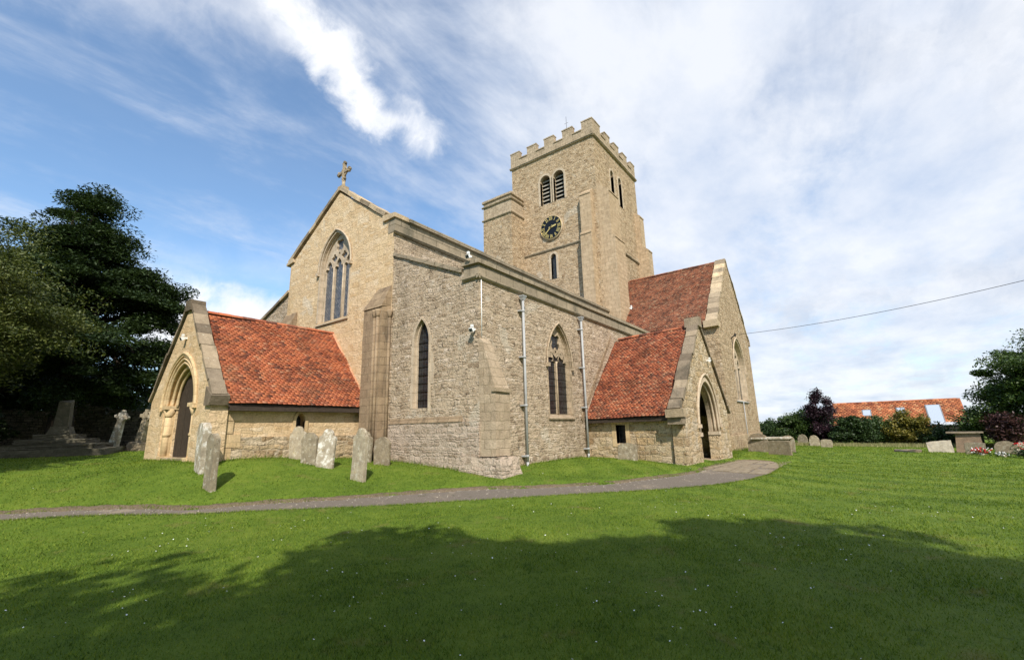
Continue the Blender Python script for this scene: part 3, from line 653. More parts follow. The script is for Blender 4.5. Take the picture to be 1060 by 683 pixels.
def gothic_window(ax, plane, cx, half, z0, spring, rise, lights, glass, label, hood_r=.05, has_hood=True, surround=.14, stone='dressed', depth=.30, bars=0, sill=True, thick=.13):
    bm = bmesh.new()
    # chamfered surround in three steps
    for k, (ho, hi, wa, wb) in enumerate(((surround, .0, -.018, .16), (.01, -.06, .12, depth + .02))):
        add_plate(bm, ax, plane, ring(cx, half + ho, half + hi, z0 - (.0 if k else .0), spring, rise + ho, rise + hi), (), wa, wb)
    if sill:
        prof = [(-.07, z0 - .16), (-.07, z0 - .10), (depth + .02, z0 + .05), (depth + .02, z0 - .16)]
        a = [bm.verts.new(P(ax, cx - half - .1, q[1], q[0], plane)) for q in prof]; b = [bm.verts.new(P(ax, cx + half + .1, q[1], q[0], plane)) for q in prof]
        for k in range(4): bm.faces.new((a[k], a[(k + 1) % 4], b[(k + 1) % 4], b[k]))
        bm.faces.new(a[::-1]); bm.faces.new(b)
    if has_hood: hood(bm, ax, plane, cx, half + surround + .03, spring, rise + surround + .03, hood_r)
    win = part('window', bm, M[stone]); win['label'] = label
    h = half - .06
    if lights:
        mul = .10 if lights > 1 else .0; lw = (2 * h - mul * (lights - 1)) / lights / 2; holes = []
        ls = spring - (.08 if lights == 3 else .12)
        for i in range(lights):
            c = cx - h + lw + i * (2 * lw + mul); holes.append(cusped(c, lw * .96, z0 + .03, ls, lw * 1.7))
        if lights == 3:
            r = lw * 1.12; top = ls + lw * 1.7
            for s in (-1, 1): holes.append(foil(cx + s * (lw + mul * .6), top + lw * .15, lw * .66, 4, 0))
            holes.append(foil(cx, top + lw * 1.9, lw * .98, 4, math.pi / 4)); 
            holes.append([(cx, top + lw * .9), (cx + lw * .2, top + lw * .66), (cx, top + lw * .1), (cx - lw * .2, top + lw * .66)])
        elif lights == 2:
            top = ls + lw * 1.7; cz = spring + rise * .56
            holes.append(foil(cx, cz, lw * .98, 4, math.pi / 4, .34))
            for s in (-1, 1): holes.append([(cx + s * lw * 1.45, top - lw * .1), (cx + s * lw * 1.0, top + lw * .05), (cx + s * lw * 1.05, top - lw * .75), (cx + s * lw * 1.55, top - lw * .8)][::s])
            holes.append([(cx, top + lw * .35), (cx + lw * .2, top), (cx, top - lw * .75), (cx - lw * .2, top)])
        bm = bmesh.new(); add_plate(bm, ax, plane, arch(cx, h + .04, z0, spring, rise - .02, 12), holes, depth - thick / 2, depth + thick / 2)
        # rolled front edge on the mullions
        for i in range(1, lights):
            c = cx - h + i * (2 * lw + mul) - mul / 2
            add_tube(bm, [P(ax, c, z0, depth - thick / 2 + .005, plane), P(ax, c, ls + lw * .6, depth - thick / 2 + .005, plane)], .032, 6)
        part('tracery', bm, M[stone], win)
    bm = bmesh.new(); add_plate(bm, ax, plane, arch(cx, h + .06, z0 - .05, spring, rise, 12), (), depth + thick / 2 - .03, depth + thick / 2 + .02)
    part('glass', bm, M[glass], win)
    if bars:
        bm = bmesh.new()
        for i in range(bars):
            z = z0 + (spring + rise * .35 - z0) * (i + 1) / (bars + 1)
            A_ = P(ax, cx - h, z, depth + .01, plane); B_ = P(ax, cx + h, z, depth + .01, plane); add_tube(bm, [A_, B_], .014, 5)
        part('saddle_bar', bm, M['iron'], win)
    return win

# --- nave west front
NC, NL, NR = 18.15, 13.98, 22.32
WY, WH, WZ0, WS, WR = 18.2, 1.18, 6.72, 9.25, 1.72
bm = bmesh.new()
outl = [(NL, -.5), (NR, -.5), (NR, 10.45), (22.0, 10.5), (NC, 13.0), (14.55, 10.55), (NL, 10.45)]
add_plate(bm, 'W', XW - .04, outl, [arch(WY, WH + .02, WZ0 - .02, WS, WR + .02, 12)], 0, .9)
nave = part('nave_west_wall', bm, M['yellow']); nave['label'] = 'smooth yellow stone gable wall of the nave'
bm = bmesh.new()
coping_run(bm, 'W', XW, (22.45, 10.42), (NC + .02, 13.12), .17, -.12, .6, 7)
coping_run(bm, 'W', XW, (14.62, 10.62), (NC - .02, 13.12), .17, -.12, .6, 6)
add_plate(bm, 'W', XW, [(13.86, 10.36), (14.66, 10.36), (14.7, 10.64), (13.86, 10.56)], (), -.13, .6)
add_plate(bm, 'W', XW, [(21.95, 10.40), (22.62, 10.30), (22.62, 10.42), (22.1, 10.66)], (), -.13, .6)
part('gable_coping', bm, M['coping_pale'])
gothic_window('W', XW - .04, WY, WH, WZ0, WS, WR, 3, 'glass_blue', 'tall three-light traceried window high in the nave gable', depth=.26, surround=.1)
# gable cross: floriated stone cross on a saddle stone
def gable_cross():
    c = Vector((XW + .1, NC, 13.25)); bm = bmesh.new()
    add_box(bm, c.x - .18, c.x + .18, c.y - .2, c.y + .2, c.z - .12, c.z + .1)
    add_tube(bm, [c, c + Vector((0, 0, .5))], [.1, .065], 8)
    z = c.z + .92
    add_box(bm, c.x - .065, c.x + .065, c.y - .07, c.y + .07, c.z + .4, z + .45)
    add_box(bm, c.x - .06, c.x + .06, c.y - .42, c.y + .42, z - .07, z + .07)
    for dy, dz in ((-.42, 0), (.42, 0), (0, .46), (0, -.36)):
        for k in range(3):
            a = math.atan2(dz, dy) + (k - 1) * 1.5; rr2 = .075
            q = Vector((c.x, c.y + dy + math.cos(a) * .075, z + dz + math.sin(a) * .075)); r2 = bmesh.ops.create_icosphere(bm, subdivisions=1, radius=.085, matrix=Matrix.Translation(q))
    add_tube(bm, [(c.x, c.y + .22 * math.cos(t), z + .22 * math.sin(t)) for t in [i * math.pi / 8 for i in range(17)]], .04, 6, cap=False)
    part('gable_cross', bm, M['coping'])
gable_cross()
# nave south-west clasping buttress with colonnettes, and its northern twin
bm = bmesh.new()
BX = XW - .04
add_hexa(bm, [(BX - .42, 14.06, -.5), (BX - .42, 15.18, -.5), (BX + .02, 15.28, -.5), (BX + .02, 14.0, -.5), (BX - .42, 14.06, 6.55), (BX - .42, 15.18, 6.55), (BX + .02, 15.3, 6.7), (BX + .02, 14.0, 6.7)])
add_hexa(bm, [(BX - .46, 14.03, 6.5), (BX - .46, 15.24, 6.5), (BX, 15.32, 6.6), (BX, 14.0, 6.6), (BX - .05, 14.02, 7.42), (BX - .05, 14.8, 7.42), (BX + .02, 14.85, 7.45), (BX + .02, 14.0, 7.45)])
add_hexa(bm, [(BX - .5, 14.0, -.5), (BX - .5, 15.26, -.5), (BX, 15.34, -.5), (BX, 13.98, -.5), (BX - .46, 14.03, 1.15), (BX - .46, 15.22, 1.15), (BX, 15.3, 1.25), (BX, 13.98, 1.25)])
bt = part('buttress', bm, M['stained']); bt['label'] = 'dark stained buttress with slender shafts beside the nave gable'
bm = bmesh.new()
for yy, xx in ((14.22, BX - .46), (14.44, BX - .44), (13.96, BX - .1)):
    add_tube(bm, [(xx, yy, .3), (xx, yy, 6.1)], .062, 8); add_tube(bm, [(xx, yy, 6.08), (xx, yy, 6.16), (xx, yy, 6.38)], [.07, .075, .13], 8)
    add_tube(bm, [(xx, yy, .3), (xx, yy, .5), (xx, yy, .58)], [.12, .11, .065], 8)
part('shaft', bm, M['stained'], bt)
bm = bmesh.new()
add_hexa(bm, [(BX - .5, 21.3, -.5), (BX - .5, 22.3, -.5), (BX + .02, 22.3, -.5), (BX + .02, 21.3, -.5), (BX - .5, 21.3, 6.5), (BX - .5, 22.3, 6.5), (BX + .02, 22.3, 6.8), (BX + .02, 21.3, 6.8)])
add_hexa(bm, [(BX - .54, 21.26, 6.5), (BX - .54, 22.36, 6.5), (BX, 22.36, 6.6), (BX, 21.26, 6.6), (BX - .05, 21.26, 7.6), (BX - .05, 22.36, 7.6), (BX + .02, 22.36, 7.62), (BX + .02, 21.26, 7.62)])
part('buttress', bm, M['stained'])
# north aisle end wall and its body
bm = bmesh.new(); add_plate(bm, 'W', XW + .05, [(22.3, -.5), (26.2, -.5), (26.2, 7.35), (22.3, 8.85)], (), 0, .7)
add_box(bm, XW + .75, 31.5, 25.5, 26.2, -.5, 7.2)
part('north_aisle_wall', bm, M['rub'])
bm = bmesh.new(); coping_run(bm, 'W', XW + .05, (26.3, 7.3), (22.3, 8.84), .14, -.12, .5, 5); part('aisle_coping', bm, M['coping'])

# --- clerestory (south wall of the nave) and hidden north wall
bm = bmesh.new(); add_box(bm, XW + .9, 31.7, 13.98, 14.8, -.5, 9.75); add_box(bm, XW + .9, 31.6, 21.5, 22.3, -.5, 10.4)
add_box(bm, XW - .035, XW + .9, 13.975, 14.3, -.5, 9.75)
part('clerestory_wall', bm, M['rub'])
bm = bmesh.new()
add_box(bm, XW - .05, 31.85, 13.93, 14.35, 9.75, 10.36)
string_course(bm, 'S', 13.93, XW - .14, 31.9, 9.66, .15, .10)
add_box(bm, XW + .62, 31.95, 13.80, 14.45, 10.36, 10.52)
part('nave_parapet', bm, M['parapet'])
bm = bmesh.new()
v = [bm.verts.new(q) for q in ((11.7, 14.4, 10.2), (31.5, 14.4, 10.2), (31.5, NC, 11.6), (11.7, NC, 11.6), (31.5, 21.9, 10.2), (11.7, 21.9, 10.2))]
bm.faces.new((v[0], v[1], v[2], v[3])); bm.faces.new((v[3], v[2], v[4], v[5])); part('nave_roof', bm, M['lead'])

# --- south aisle
YS = 9.47
bm = bmesh.new()
LY = 12.25
add_plate(bm, 'W', XW, [(YS, -.5), (NL, -.5), (NL, 8.72), (10.15, 7.08), (YS, 6.75)], [arch(LY, .44, 2.5, 4.9, .90, 10)], 0, .8)
add_plate(bm, 'S', YS, [(XW + .8, -.5), (31.2, -.5), (31.2, 6.75), (XW + .8, 6.75)], [arch(16.1, .93, 2.16, 4.3, 1.72, 12)], 0, .8)
part('south_aisle_wall', bm, M['rub'])['label'] = 'grey rubble wall of the south aisle'
bm = bmesh.new()   # pinkish patched base course on the west face, with the sloping weathered ledge above it
add_plate(bm, 'W', XW, [(YS + .0, -.5), (NL - .03, -.5), (NL - .03, 1.98), (YS + .0, 1.98)], (), -.05, .1)
part('wall_base', bm, M['rub_low'])
bm = bmesh.new(); add_hexa(bm, [(XW - .07, 10.2, 1.98), (XW - .07, 13.9, 1.98), (XW + .02, 13.9, 1.98), (XW + .02, 10.2, 1.98), (XW - .05, 10.2, 2.03), (XW - .05, 13.9, 2.03), (XW + .02, 13.9, 2.22), (XW + .02, 10.2, 2.22)])
part('ledge', bm, M['stained'])
bm = bmesh.new()
coping_run(bm, 'W', XW, (10.2, 7.07), (NL + .02, 8.70), .13, -.09, .5, 6)
string_course(bm, 'W', XW, YS - .10, 10.15, 6.70, .17, .11)
add_box(bm, XW - .02, XW + .5, YS - .02, 10.12, 6.86, 7.26); add_box(bm, XW - .12, XW + .5, YS - .11, 10.15, 7.26, 7.4)
add_box(bm, XW + .5, 31.2, YS - .025, YS + .4, 6.86, 7.26); string_course(bm, 'S', YS, XW - .11, 31.2, 6.70, .17, .11)
add_box(bm, XW + .5, 31.2, YS - .11, YS + .45, 7.26, 7.41)
part('aisle_parapet', bm, M['parapet'])
bm = bmesh.new(); add_hexa(bm, [(XW + .4, 9.9, 7.0), (31.2, 9.9, 7.0), (31.2, 13.97, 8.6), (XW + .4, 13.97, 8.6), (XW + .4, 9.9, 7.06), (31.2, 9.9, 7.06), (31.2, 13.97, 8.66), (XW + .4, 13.97, 8.66)])
part('aisle_roof', bm, M['lead'])
gothic_window('W', XW, LY, .40, 2.5, 4.9, .86, 0, 'glass_dark', 'narrow lancet window in the aisle end wall', surround=.1, has_hood=False, depth=.17, bars=8, sill=False)
# pale irregular quoins down the lancet jambs
for s in (-1, 1):
    bm = bmesh.new(); z = 2.3
    while z < 4.9:
        h = random.uniform(.28, .42); w = random.choice((.12, .26, .18)) * random.uniform(.7, 1)
        add_plate(bm, 'W', XW, [(LY + s * .42, z), (LY + s * (.42 + w), z), (LY + s * (.42 + w), z + h), (LY + s * .42, z + h)], (), -.008, .1); z += h
    part('quoin', bm, M['dressed'])
gothic_window('S', YS, 16.1, .92, 2.2, 4.3, 1.66, 2, 'glass_dark', 'two-light traceried window between the two downpipes', depth=.2, bars=8, surround=.06, thick=.1, hood_r=.04, stone='ashlar_grey')
# corner buttress
bm = bmesh.new()
add_box(bm, XW - .004, 11.72, 8.82, YS + .02, .9, 2.95)
add_hexa(bm, [(XW - .004, 8.82, 2.95), (11.72, 8.82, 2.95), (11.72, YS + .02, 2.95), (XW - .004, YS + .02, 2.95), (XW - .003, YS - .14, 4.55), (11.55, YS - .12, 4.45), (11.5, YS + .02, 4.7), (XW - .003, YS + .02, 4.7)])
cb_ = part('buttress', bm, M['ashlar_grey']); cb_['label'] = 'corner buttress with a long sloping top and a broken plinth'
bm = bmesh.new(); add_box(bm, XW - .05, 11.80, 8.76, 8.94, 2.86, 2.98); add_box(bm, 11.0, 11.76, 8.79, YS, 2.93, 2.99); part('drip_stone', bm, M['coping'], cb_)
bm = bmesh.new()
add_hexa(bm, [(XW - .22, 8.35, -.5), (12.05, 8.35, -.5), (12.0, YS + .1, -.5), (XW - .22, 10.3, -.5), (XW - .08, 8.62, .86), (11.85, 8.62, .84), (11.8, YS + .1, .86), (XW - .08, 10.25, .9)])
bmesh.ops.subdivide_edges(bm, edges=bm.edges[:], cuts=5, use_grid_fill=True)
for q in bm.verts: q.co += Vector((random.uniform(-.03, .03), random.uniform(-.03, .03), random.uniform(-.03, .03)))
part('plinth', bm, M['rub_low'], cb_)
# downpipes
def downpipe(x, z0, z1):
    bm = bmesh.new(); y = YS - .17
    add_tube(bm, [(x, y, z0), (x, y, z1)], .047, 10)
    z = z0 + .3
    while z < z1: add_tube(bm, [(x, y, z), (x, y, z + .08)], .062, 10); add_box(bm, x - .13, x + .13, y + .02, YS, z + .02, z + .07); z += 1.75
    add_tube(bm, [(x, y, z0 + .14), (x, y, z0 - .02), (x, y - .14, z0 - .12)], .05, 10)
    dp = part('downpipe', bm, M['pipe'])
    bm = bmesh.new(); add_hexa(bm, [(x - .06, y - .05, z1), (x + .06, y - .05, z1), (x + .06, y + .05, z1), (x - .06, y + .05, z1), (x - .11, y - .09, z1 + .14), (x + .11, y - .09, z1 + .14), (x + .11, y + .1, z1 + .14), (x - .11, y + .1, z1 + .14)])
    add_box(bm, x - .12, x + .12, y - .1, y + .105, z1 + .14, z1 + .18); part('hopper', bm, M['pipe'], dp)
downpipe(13.33, .42, 6.42); downpipe(17.93, .45, 6.45)
bm = bmesh.new(); add_tube(bm, [(XW + .12, YS - .02, 4.7), (XW + .12, YS - .02, 6.7)], .018, 6); part('cable_conduit', bm, M['white'])

def floodlight(loc, yaw=0, s=1.):
    s *= .72
    bm = bmesh.new(); T = Matrix.Translation(loc) @ Matrix.Rotation(yaw, 4, 'Z')
    add_box(bm, -.02, .12, -.03, .03, -.03, .03, mat=T)
    add_box(bm, -.16 * s, -.02, -.11 * s, .11 * s, -.09 * s, .09 * s, mat=T @ Matrix.Rotation(-.5, 4, 'Y'))
    add_box(bm, -.1 * s, .0, -.04, .04, .09 * s, .2 * s, mat=T)
    f_ = part('floodlight', bm, M['white'])
    bm = bmesh.new(); add_box(bm, -.163 * s, -.155 * s, -.09 * s, .09 * s, -.07 * s, .07 * s, mat=T @ Matrix.Rotation(-.5, 4, 'Y')); part('lens', bm, M['glass'], f_)
floodlight((XW - .16, 9.75, 7.55)); floodlight((XW - .16, 9.6, 4.95)); 

# --- tiled roofs: every tile its own island
def tile_roof(name, A, U, L, S, slope_len, mat, tw=.165, gauge=.098, jitter=1., skip=None, parent=church):
    """A eaves corner, U unit vector along the eaves, S unit vector up the slope"""
    A, U, S = Vector(A), Vector(U), Vector(S); N = U.cross(S).normalized()
    if N.z < 0: N = -N
    out = []; rows = int(slope_len / gauge); cols = int(L / tw) + 1
    for i in range(rows):
        off = (i % 2) * .5 * tw + random.uniform(-.012, .012)
        for j in range(-1, cols):
            u0 = j * tw + off + random.uniform(-.006, .006); u1 = u0 + tw - .006
            u0 = max(u0, 0); u1 = min(u1, L)
            if u1 - u0 < .02: continue
            s0 = i * gauge - .02 + random.uniform(-.006, .006) * jitter; s1 = s0 + gauge * 1.55
            sag = .045 + .022 * math.sin((u0 / L) * 5.3 + i * .11) + .012 * math.sin(u0 * 2.1 + i * .37)
            lf = .024 + random.uniform(0, .012) * jitter; tilt = random.uniform(-.006, .006) * jitter
            b0 = A + N * (sag * jitter)
            p00 = b0 + U * u0 + S * s0 + N * (lf + tilt); p10 = b0 + U * u1 + S * s0 + N * (lf - tilt)
            p01 = b0 + U * u0 + S * s1 + N * (.002 + tilt * .5); p11 = b0 + U * u1 + S * s1 + N * (.002 - tilt * .5)
            d = N * -.016; out.append((p00, p10, p11, p01, p00 + d, p10 + d, p11 + d, p01 + d))
    V_ = np.array([[tuple(q) for q in t] for t in out], np.float32); n = len(V_)
    Fc = np.array([(0, 1, 2, 3), (4, 5, 1, 0), (5, 6, 2, 1), (7, 4, 0, 3)], np.int32)
    faces = (Fc[None] + (np.arange(n, dtype=np.int32) * 8)[:, None, None]).reshape(-1, 4)
    me = bpy.data.meshes.new(name); me.vertices.add(n * 8); me.vertices.foreach_set('co', V_.ravel()); me.loops.add(faces.size); me.loops.foreach_set('vertex_index', faces.ravel())
    me.polygons.add(len(faces)); me.polygons.foreach_set('loop_start', np.arange(0, faces.size, 4, dtype=np.int32)); me.polygons.foreach_set('loop_total', np.full(len(faces), 4, np.int32))
    me.update(calc_edges=True); me.materials.append(mat); o = bpy.data.objects.new(name, me); finish(o, parent); return o
def ridge_tiles(bm, a, b, r=.13, l=.42):
    a, b = Vector(a), Vector(b); d = (b - a).normalized(); n = int((b - a).length / l); sd = d.cross(Vector((0, 0, 1))).normalized()
    for i in range(n):
        p = a + d * (i * l); q = a + d * ((i + 1) * l - .012); rr_ = r + random.uniform(-.005, .008); A_ = []; 
        for c in (p, q): A_.append([bm.verts.new(c + sd * (rr_ * math.cos(t)) + Vector((0, 0, rr_ * .85 * math.sin(t)))) for t in [k * math.pi / 6 for k in range(7)]])
        for k in range(6): bm.faces.new((A_[0][k], A_[0][k + 1], A_[1][k + 1], A_[1][k]))
        bm.faces.new(A_[0]); bm.faces.new(A_[1][::-1])

# --- west porch
PX, PC, PS, PN = 5.47, 18.05, 15.32, 20.72
AC, AS = 17.95, 2.72       # arch centre, springing
bm = bmesh.new()
add_plate(bm, 'W', PX, [(PS, -.3), (PN, -.3), (PN, 2.95), (PC, 6.12), (PS, 2.85)], [arch(AC, 1.36, .5, AS, 1.62, 14)], 0, .27)
add_plate(bm, 'W', PX + .27, [(PS + .002, -.3), (PN - .14, -.3), (PN - .14, 2.95), (PC, 5.9), (PS + .002, 2.85)], [arch(AC, 1.02, .5, AS, 1.26, 14)], 0, .23)
wp = part('porch_front_wall', bm, M['yellow']); wp['label'] = 'front gable wall of the west porch with a round moulded arch'
bm = bmesh.new()
add_plate(bm, 'W', PX, ring(AC, 1.40, 1.22, .8, AS, 1.66, 1.46), (), .04, .15)
add_plate(bm, 'W', PX, ring(AC, 1.26, 1.09, .8, AS, 1.50, 1.31), (), .15, .30)
for rr2, w in ((1.22, .04), (1.33, .01), (1.09, .16), (1.01, .28)):
    add_tube(bm, [P('W', u, v, w, PX) for u, v in arch(AC, rr2, AS, AS, rr2 * 1.19, 14, False)], .05, 6)
hood(bm, 'W', PX, AC, 1.52, AS, 1.78, .06, -.03, drop=.05)
add_plate(bm, 'W', PX, ring(AC, 1.55, 1.42, AS - .1, AS, 1.81, 1.68), (), -.05, .03)
part('arch_moulding', bm, M['yellow_plain'], wp)
for s in (-1, 1):
    bm = bmesh.new()
    for off, w in ((1.18, .13),):
        y = AC + s * off; x = PX + w
        add_tube(bm, [(x, y, .7), (x, y, AS - .3)], .105, 12)
        add_tube(bm, [(x, y, AS - .34), (x, y, AS - .28), (x, y, AS - .06)], [.11, .125, .2], 12)
        add_box(bm, x - .2, x + .2, y - .19, y + .19, AS - .07, AS + .05)
        add_tube(bm, [(x, y, 1.72), (x, y, 1.78), (x, y, 1.84)], [.11, .135, .11], 12)
        add_box(bm, x - .17, x + .17, y - .17, y + .17, .5, 1.08)
    part('column', bm, M['yellow_plain'], wp)
bm = bmesh.new()
coping_run(bm, 'W', PX, (PS - .10, 2.88), (PC - .13, 6.20), .10, -.06, .36, 8, .02)
coping_run(bm, 'W', PX, (PN + .10, 2.98), (PC + .13, 6.20), .10, -.06, .36, 8, .02)
add_plate(bm, 'W', PX, [(PC - .3, 6.0), (PC + .3, 6.0), (PC + .2, 6.38), (PC - .2, 6.38)], (), -.08, .38)
add_hexa(bm, [(PX - .08, PS - .12, 2.62), (PX + .44, PS - .12, 2.62), (PX + .44, PS + .3, 2.62), (PX - .08, PS + .3, 2.62), (PX - .08, PS - .22, 2.9), (PX + .44, PS - .22, 2.9), (PX + .44, PS + .3, 3.2), (PX - .08, PS + .3, 3.2)])
part('porch_coping', bm, M['coping'])
bm = bmesh.new()   # side walls
add_plate(bm, 'S', PS + .13, [(PX + .5, -.3), (XW, -.3), (XW, 2.72), (PX + .5, 2.72)], [arch(8.35, .17, 1.75, 2.15, .28, 8)], 0, .55)
part('porch_side_wall', bm, M['yellow'])
bm = bmesh.new(); add_box(bm, PX + .5, XW, PN - .68, PN - .13, -.3, 2.72); part('porch_side_wall', bm, M['yellow'])
bm = bmesh.new()
add_plate(bm, 'S', PS + .13, [(PX + .52, -.3), (XW - .02, -.3), (XW - .02, 1.62), (PX + .52, 1.66)], (), -.03, .1)
part('wall_base', bm, M['rub_warm'])
bm = bmesh.new()  # long-and-short quoins behind the front gable
z = .9; k = 0
while z < 2.6:
    h = random.uniform(.36, .5); add_box(bm, PX + .5, PX + (.98 if k % 2 else .74), PS + .08, PS + .3, z + .01, z + h - .01); z += h; k += 1
part('quoin', bm, M['yellow_plain'])
bm = bmesh.new(); add_plate(bm, 'S', PS + .13, ring(8.35, .27, .17, 1.75, 2.15, .40, .28), (), -.05, .15)
pw = part('window', bm, M['yellow_plain']); bm = bmesh.new(); add_plate(bm, 'S', PS + .13, arch(8.35, .2, 1.73, 2.15, .3, 8), (), .3, .34); part('glass', bm, M['glass_dark'], pw)
RZ, EZ = 6.02, 2.66; EY = PS - .12
sv = Vector((0, PC - EY, RZ - EZ)); sl_ = sv.length; sv.normalize()
tile_roof('porch_roof', (PX + .42, EY, EZ), (1, 0, 0), XW - PX - .42, sv, sl_, M['tile'])['label'] = 'orange tiled roof of the west porch'
sv2 = Vector((0, -(PC - EY), RZ - EZ)).normalized()
tile_roof('porch_roof', (PX + .42, 2 * PC - EY, EZ), (1, 0, 0), XW - PX - .42, sv2, sl_, M['tile'])
bm = bmesh.new(); ridge_tiles(bm, (PX + .45, PC, RZ + .0), (XW, PC, RZ + .0)); part('ridge_tiles', bm, M['tile'])
bm = bmesh.new()   # boarding under the tiles, eaves board, mortar fillet against the nave
for s in (1, -1):
    e = PC - s * (PC - EY)
    v = [bm.verts.new(q) for q in ((PX + .45, e, EZ - .02), (XW, e, EZ - .02), (XW, PC, RZ - .04), (PX + .45, PC, RZ - .04))]
    r_ = [bm.verts.new(q.co + Vector((0, 0, -.07))) for q in v]; bm.faces.new(v); bm.faces.new(r_[::-1])
    for k in range(4): bm.faces.new((v[k], v[(k + 1) % 4], r_[(k + 1) % 4], r_[k]))
add_box(bm, PX + .5, XW - .05, EY - .03, EY + .3, EZ - .2, EZ - .09)
part('roof_boarding', bm, M['fascia'])
bm = bmesh.new(); add_tube(bm, [(XW - .06, EY, EZ + .05), (XW - .06, PC, RZ + .07)], .06, 6); part('mortar_fillet', bm, mat_plain('orange_mortar', (.55, .28, .16), .9))
bm = bmesh.new()
for k in range(9):
    ya = AC - 1.05 + k * .235; add_box(bm, PX + .33 + .008 * (k % 2), PX + .38, ya, ya + .225, 1.0, AS + 1.27 * math.sqrt(max(.02, 1 - min(1, (abs(ya + .11 - AC) / 1.07)) ** 2)))
add_plate(bm, 'W', PX, arch(AC, 1.05, 1.0, AS, 1.29, 14), (), .37, .42)
pg = part('porch_door', bm, M['door']); pg['label'] = 'brown boarded doors filling the west porch arch'
bm = bmesh.new(); add_box(bm, PX + .0, PX + .5, AC - 1.05, AC + 1.05, .6, 1.04); part('door_sill', bm, M['coping_pale'])
bm = bmesh.new(); add_box(bm, PX + .45, XW, PS + .7, PN - .7, .4, 1.02); part('porch_floor', bm, M['coping'])
for ya, yb in ((PS + .682, PS + 1.15), (PN - 1.15, PN - .682)): bm = bmesh.new(); add_box(bm, PX + .9, XW - .3, ya, yb, 1.02, 1.45); part('stone_bench', bm, M['coping'])
bm = bmesh.new(); add_box(bm, XW - .10, XW - .045, 17.1, 18.9, 1.02, 3.5)
for k in range(6): add_box(bm, XW - .125, XW - .10, 17.13 + k * .3, 17.13 + k * .3 + .26, 1.04, 3.45)
pd = part('church_door', bm, M['dark'])
bm = bmesh.new(); add_tube(bm, [(XW - .14, 18.6 + .07 * math.cos(t), 2.0 + .07 * math.sin(t)) for t in [i * math.pi / 5 for i in range(11)]], .012, 6, cap=False); part('handle', bm, M['iron'], pd)
floodlight((PX - .1, 17.97, 5.02), 0, .9)

# --- tower
TX0, TX1, TY0, TY1, TZ = 31.5, 40.9, 14.2, 22.8, 26.0
bm = bmesh.new()
louv = [(19.12, .53, 21.2, 23.5, .56), (17.72, .53, 21.2, 23.5, .56)]
add_plate(bm, 'W', TX0, [(TY0, 0), (TY1, 0), (TY1, TZ), (TY0, TZ)], [arch(c, h, a, s, r, 8) for c, h, a, s, r in louv] + [arch(18.6, .26, 14.1, 16.1, .3, 6)], 0, 1.0)
louvS = [(35.0, .36, 21.3, 23.9, .45), (36.75, .36, 21.4, 23.95, .45)]
add_plate(bm, 'S', TY0, [(TX0 + 1, 0), (TX1, 0), (TX1, TZ), (TX0 + 1, TZ)], [arch(c, h, a, s, r, 8) for c, h, a, s, r in louvS] + [arch(35.75, .2, 14.5, 16.2, .25, 6)], .003, 1.0)
add_box(bm, TX0 + 1, TX1, TY1 - 1, TY1, 0, TZ); add_box(bm, TX1 - 1, TX1 - .003, TY0 + 1, TY1 - 1, 0, TZ); add_box(bm, TX0 + 1, TX1 - 1, TY0 + 1, TY1 - 1, 25, 25.2)
tw = part('tower_wall', bm, M['rub_tow'])
bm = bmesh.new(); pj = .12
string_course(bm, 'W', TX0, TY0 - .14, TY1 + .14, 25.95, .28, .2); string_course(bm, 'S', TY0, TX0 - .14, TX1 + .14, 25.95, .28, .2)
add_box(bm, TX0 - .06, TX0 + .4, TY0 - .06, TY1 + .06, 26.15, 26.85); add_box(bm, TX0 + .4, TX1 + .06, TY0 - .06, TY0 + .4, 26.15, 26.85)
add_box(bm, TX1 - .4, TX1 + .06, TY0 + .4, TY1 + .06, 26.15, 26.85); add_box(bm, TX0 + .4, TX1 - .4, TY1 - .4, TY1 + .06, 26.15, 26.85)
def merlons(bm, a0, a1, n, fn):
    """n merlons, corner ones included, with a coping"""
    L = a1 - a0; mw = L / (n * 1.0 + (n - 1) * .85); e = mw * .85
    for i in range(n):
        u0 = a0 + i * (mw + e); fn(u0, u0 + mw, 26.85, 27.6, 0); fn(u0 - .035, u0 + mw + .035, 27.62, 27.72, .04)
        if i < n - 1: fn(u0 + mw + .0, u0 + mw + e - .0, 26.85, 26.95, .06)
merlons(bm, TY0 - .06, TY1 + .06, 5, lambda a, b, z0, z1, o: add_box(bm, TX0 - .062 - o, TX0 + .36 + o, a, b, z0, z1))
merlons(bm, TX0 + .44, TX1 + .06, 5, lambda a, b, z0, z1, o: add_box(bm, a, b, TY0 - .062 - o, TY0 + .36 + o, z0, z1))
merlons(bm, TY0 + .6, TY1 + .06, 5, lambda a, b, z0, z1, o: add_box(bm, TX1 - .36 - o, TX1 + .062 + o, a, b, z0, z1))
merlons(bm, TX0 + .6, TX1 - .6, 4, lambda a, b, z0, z1, o: add_box(bm, a, b, TY1 - .36 - o, TY1 + .062 + o, z0, z1))
part('battlements', bm, M['ashlar_grey'])
bm = bmesh.new(); string_course(bm, 'W', TX0, TY0 + 1.3, TY1, 16.72, .22, .13); string_course(bm, 'S', TY0, TX0 + 2, TX1, 16.72, .22, .13); part('string_course', bm, M['parapet'])
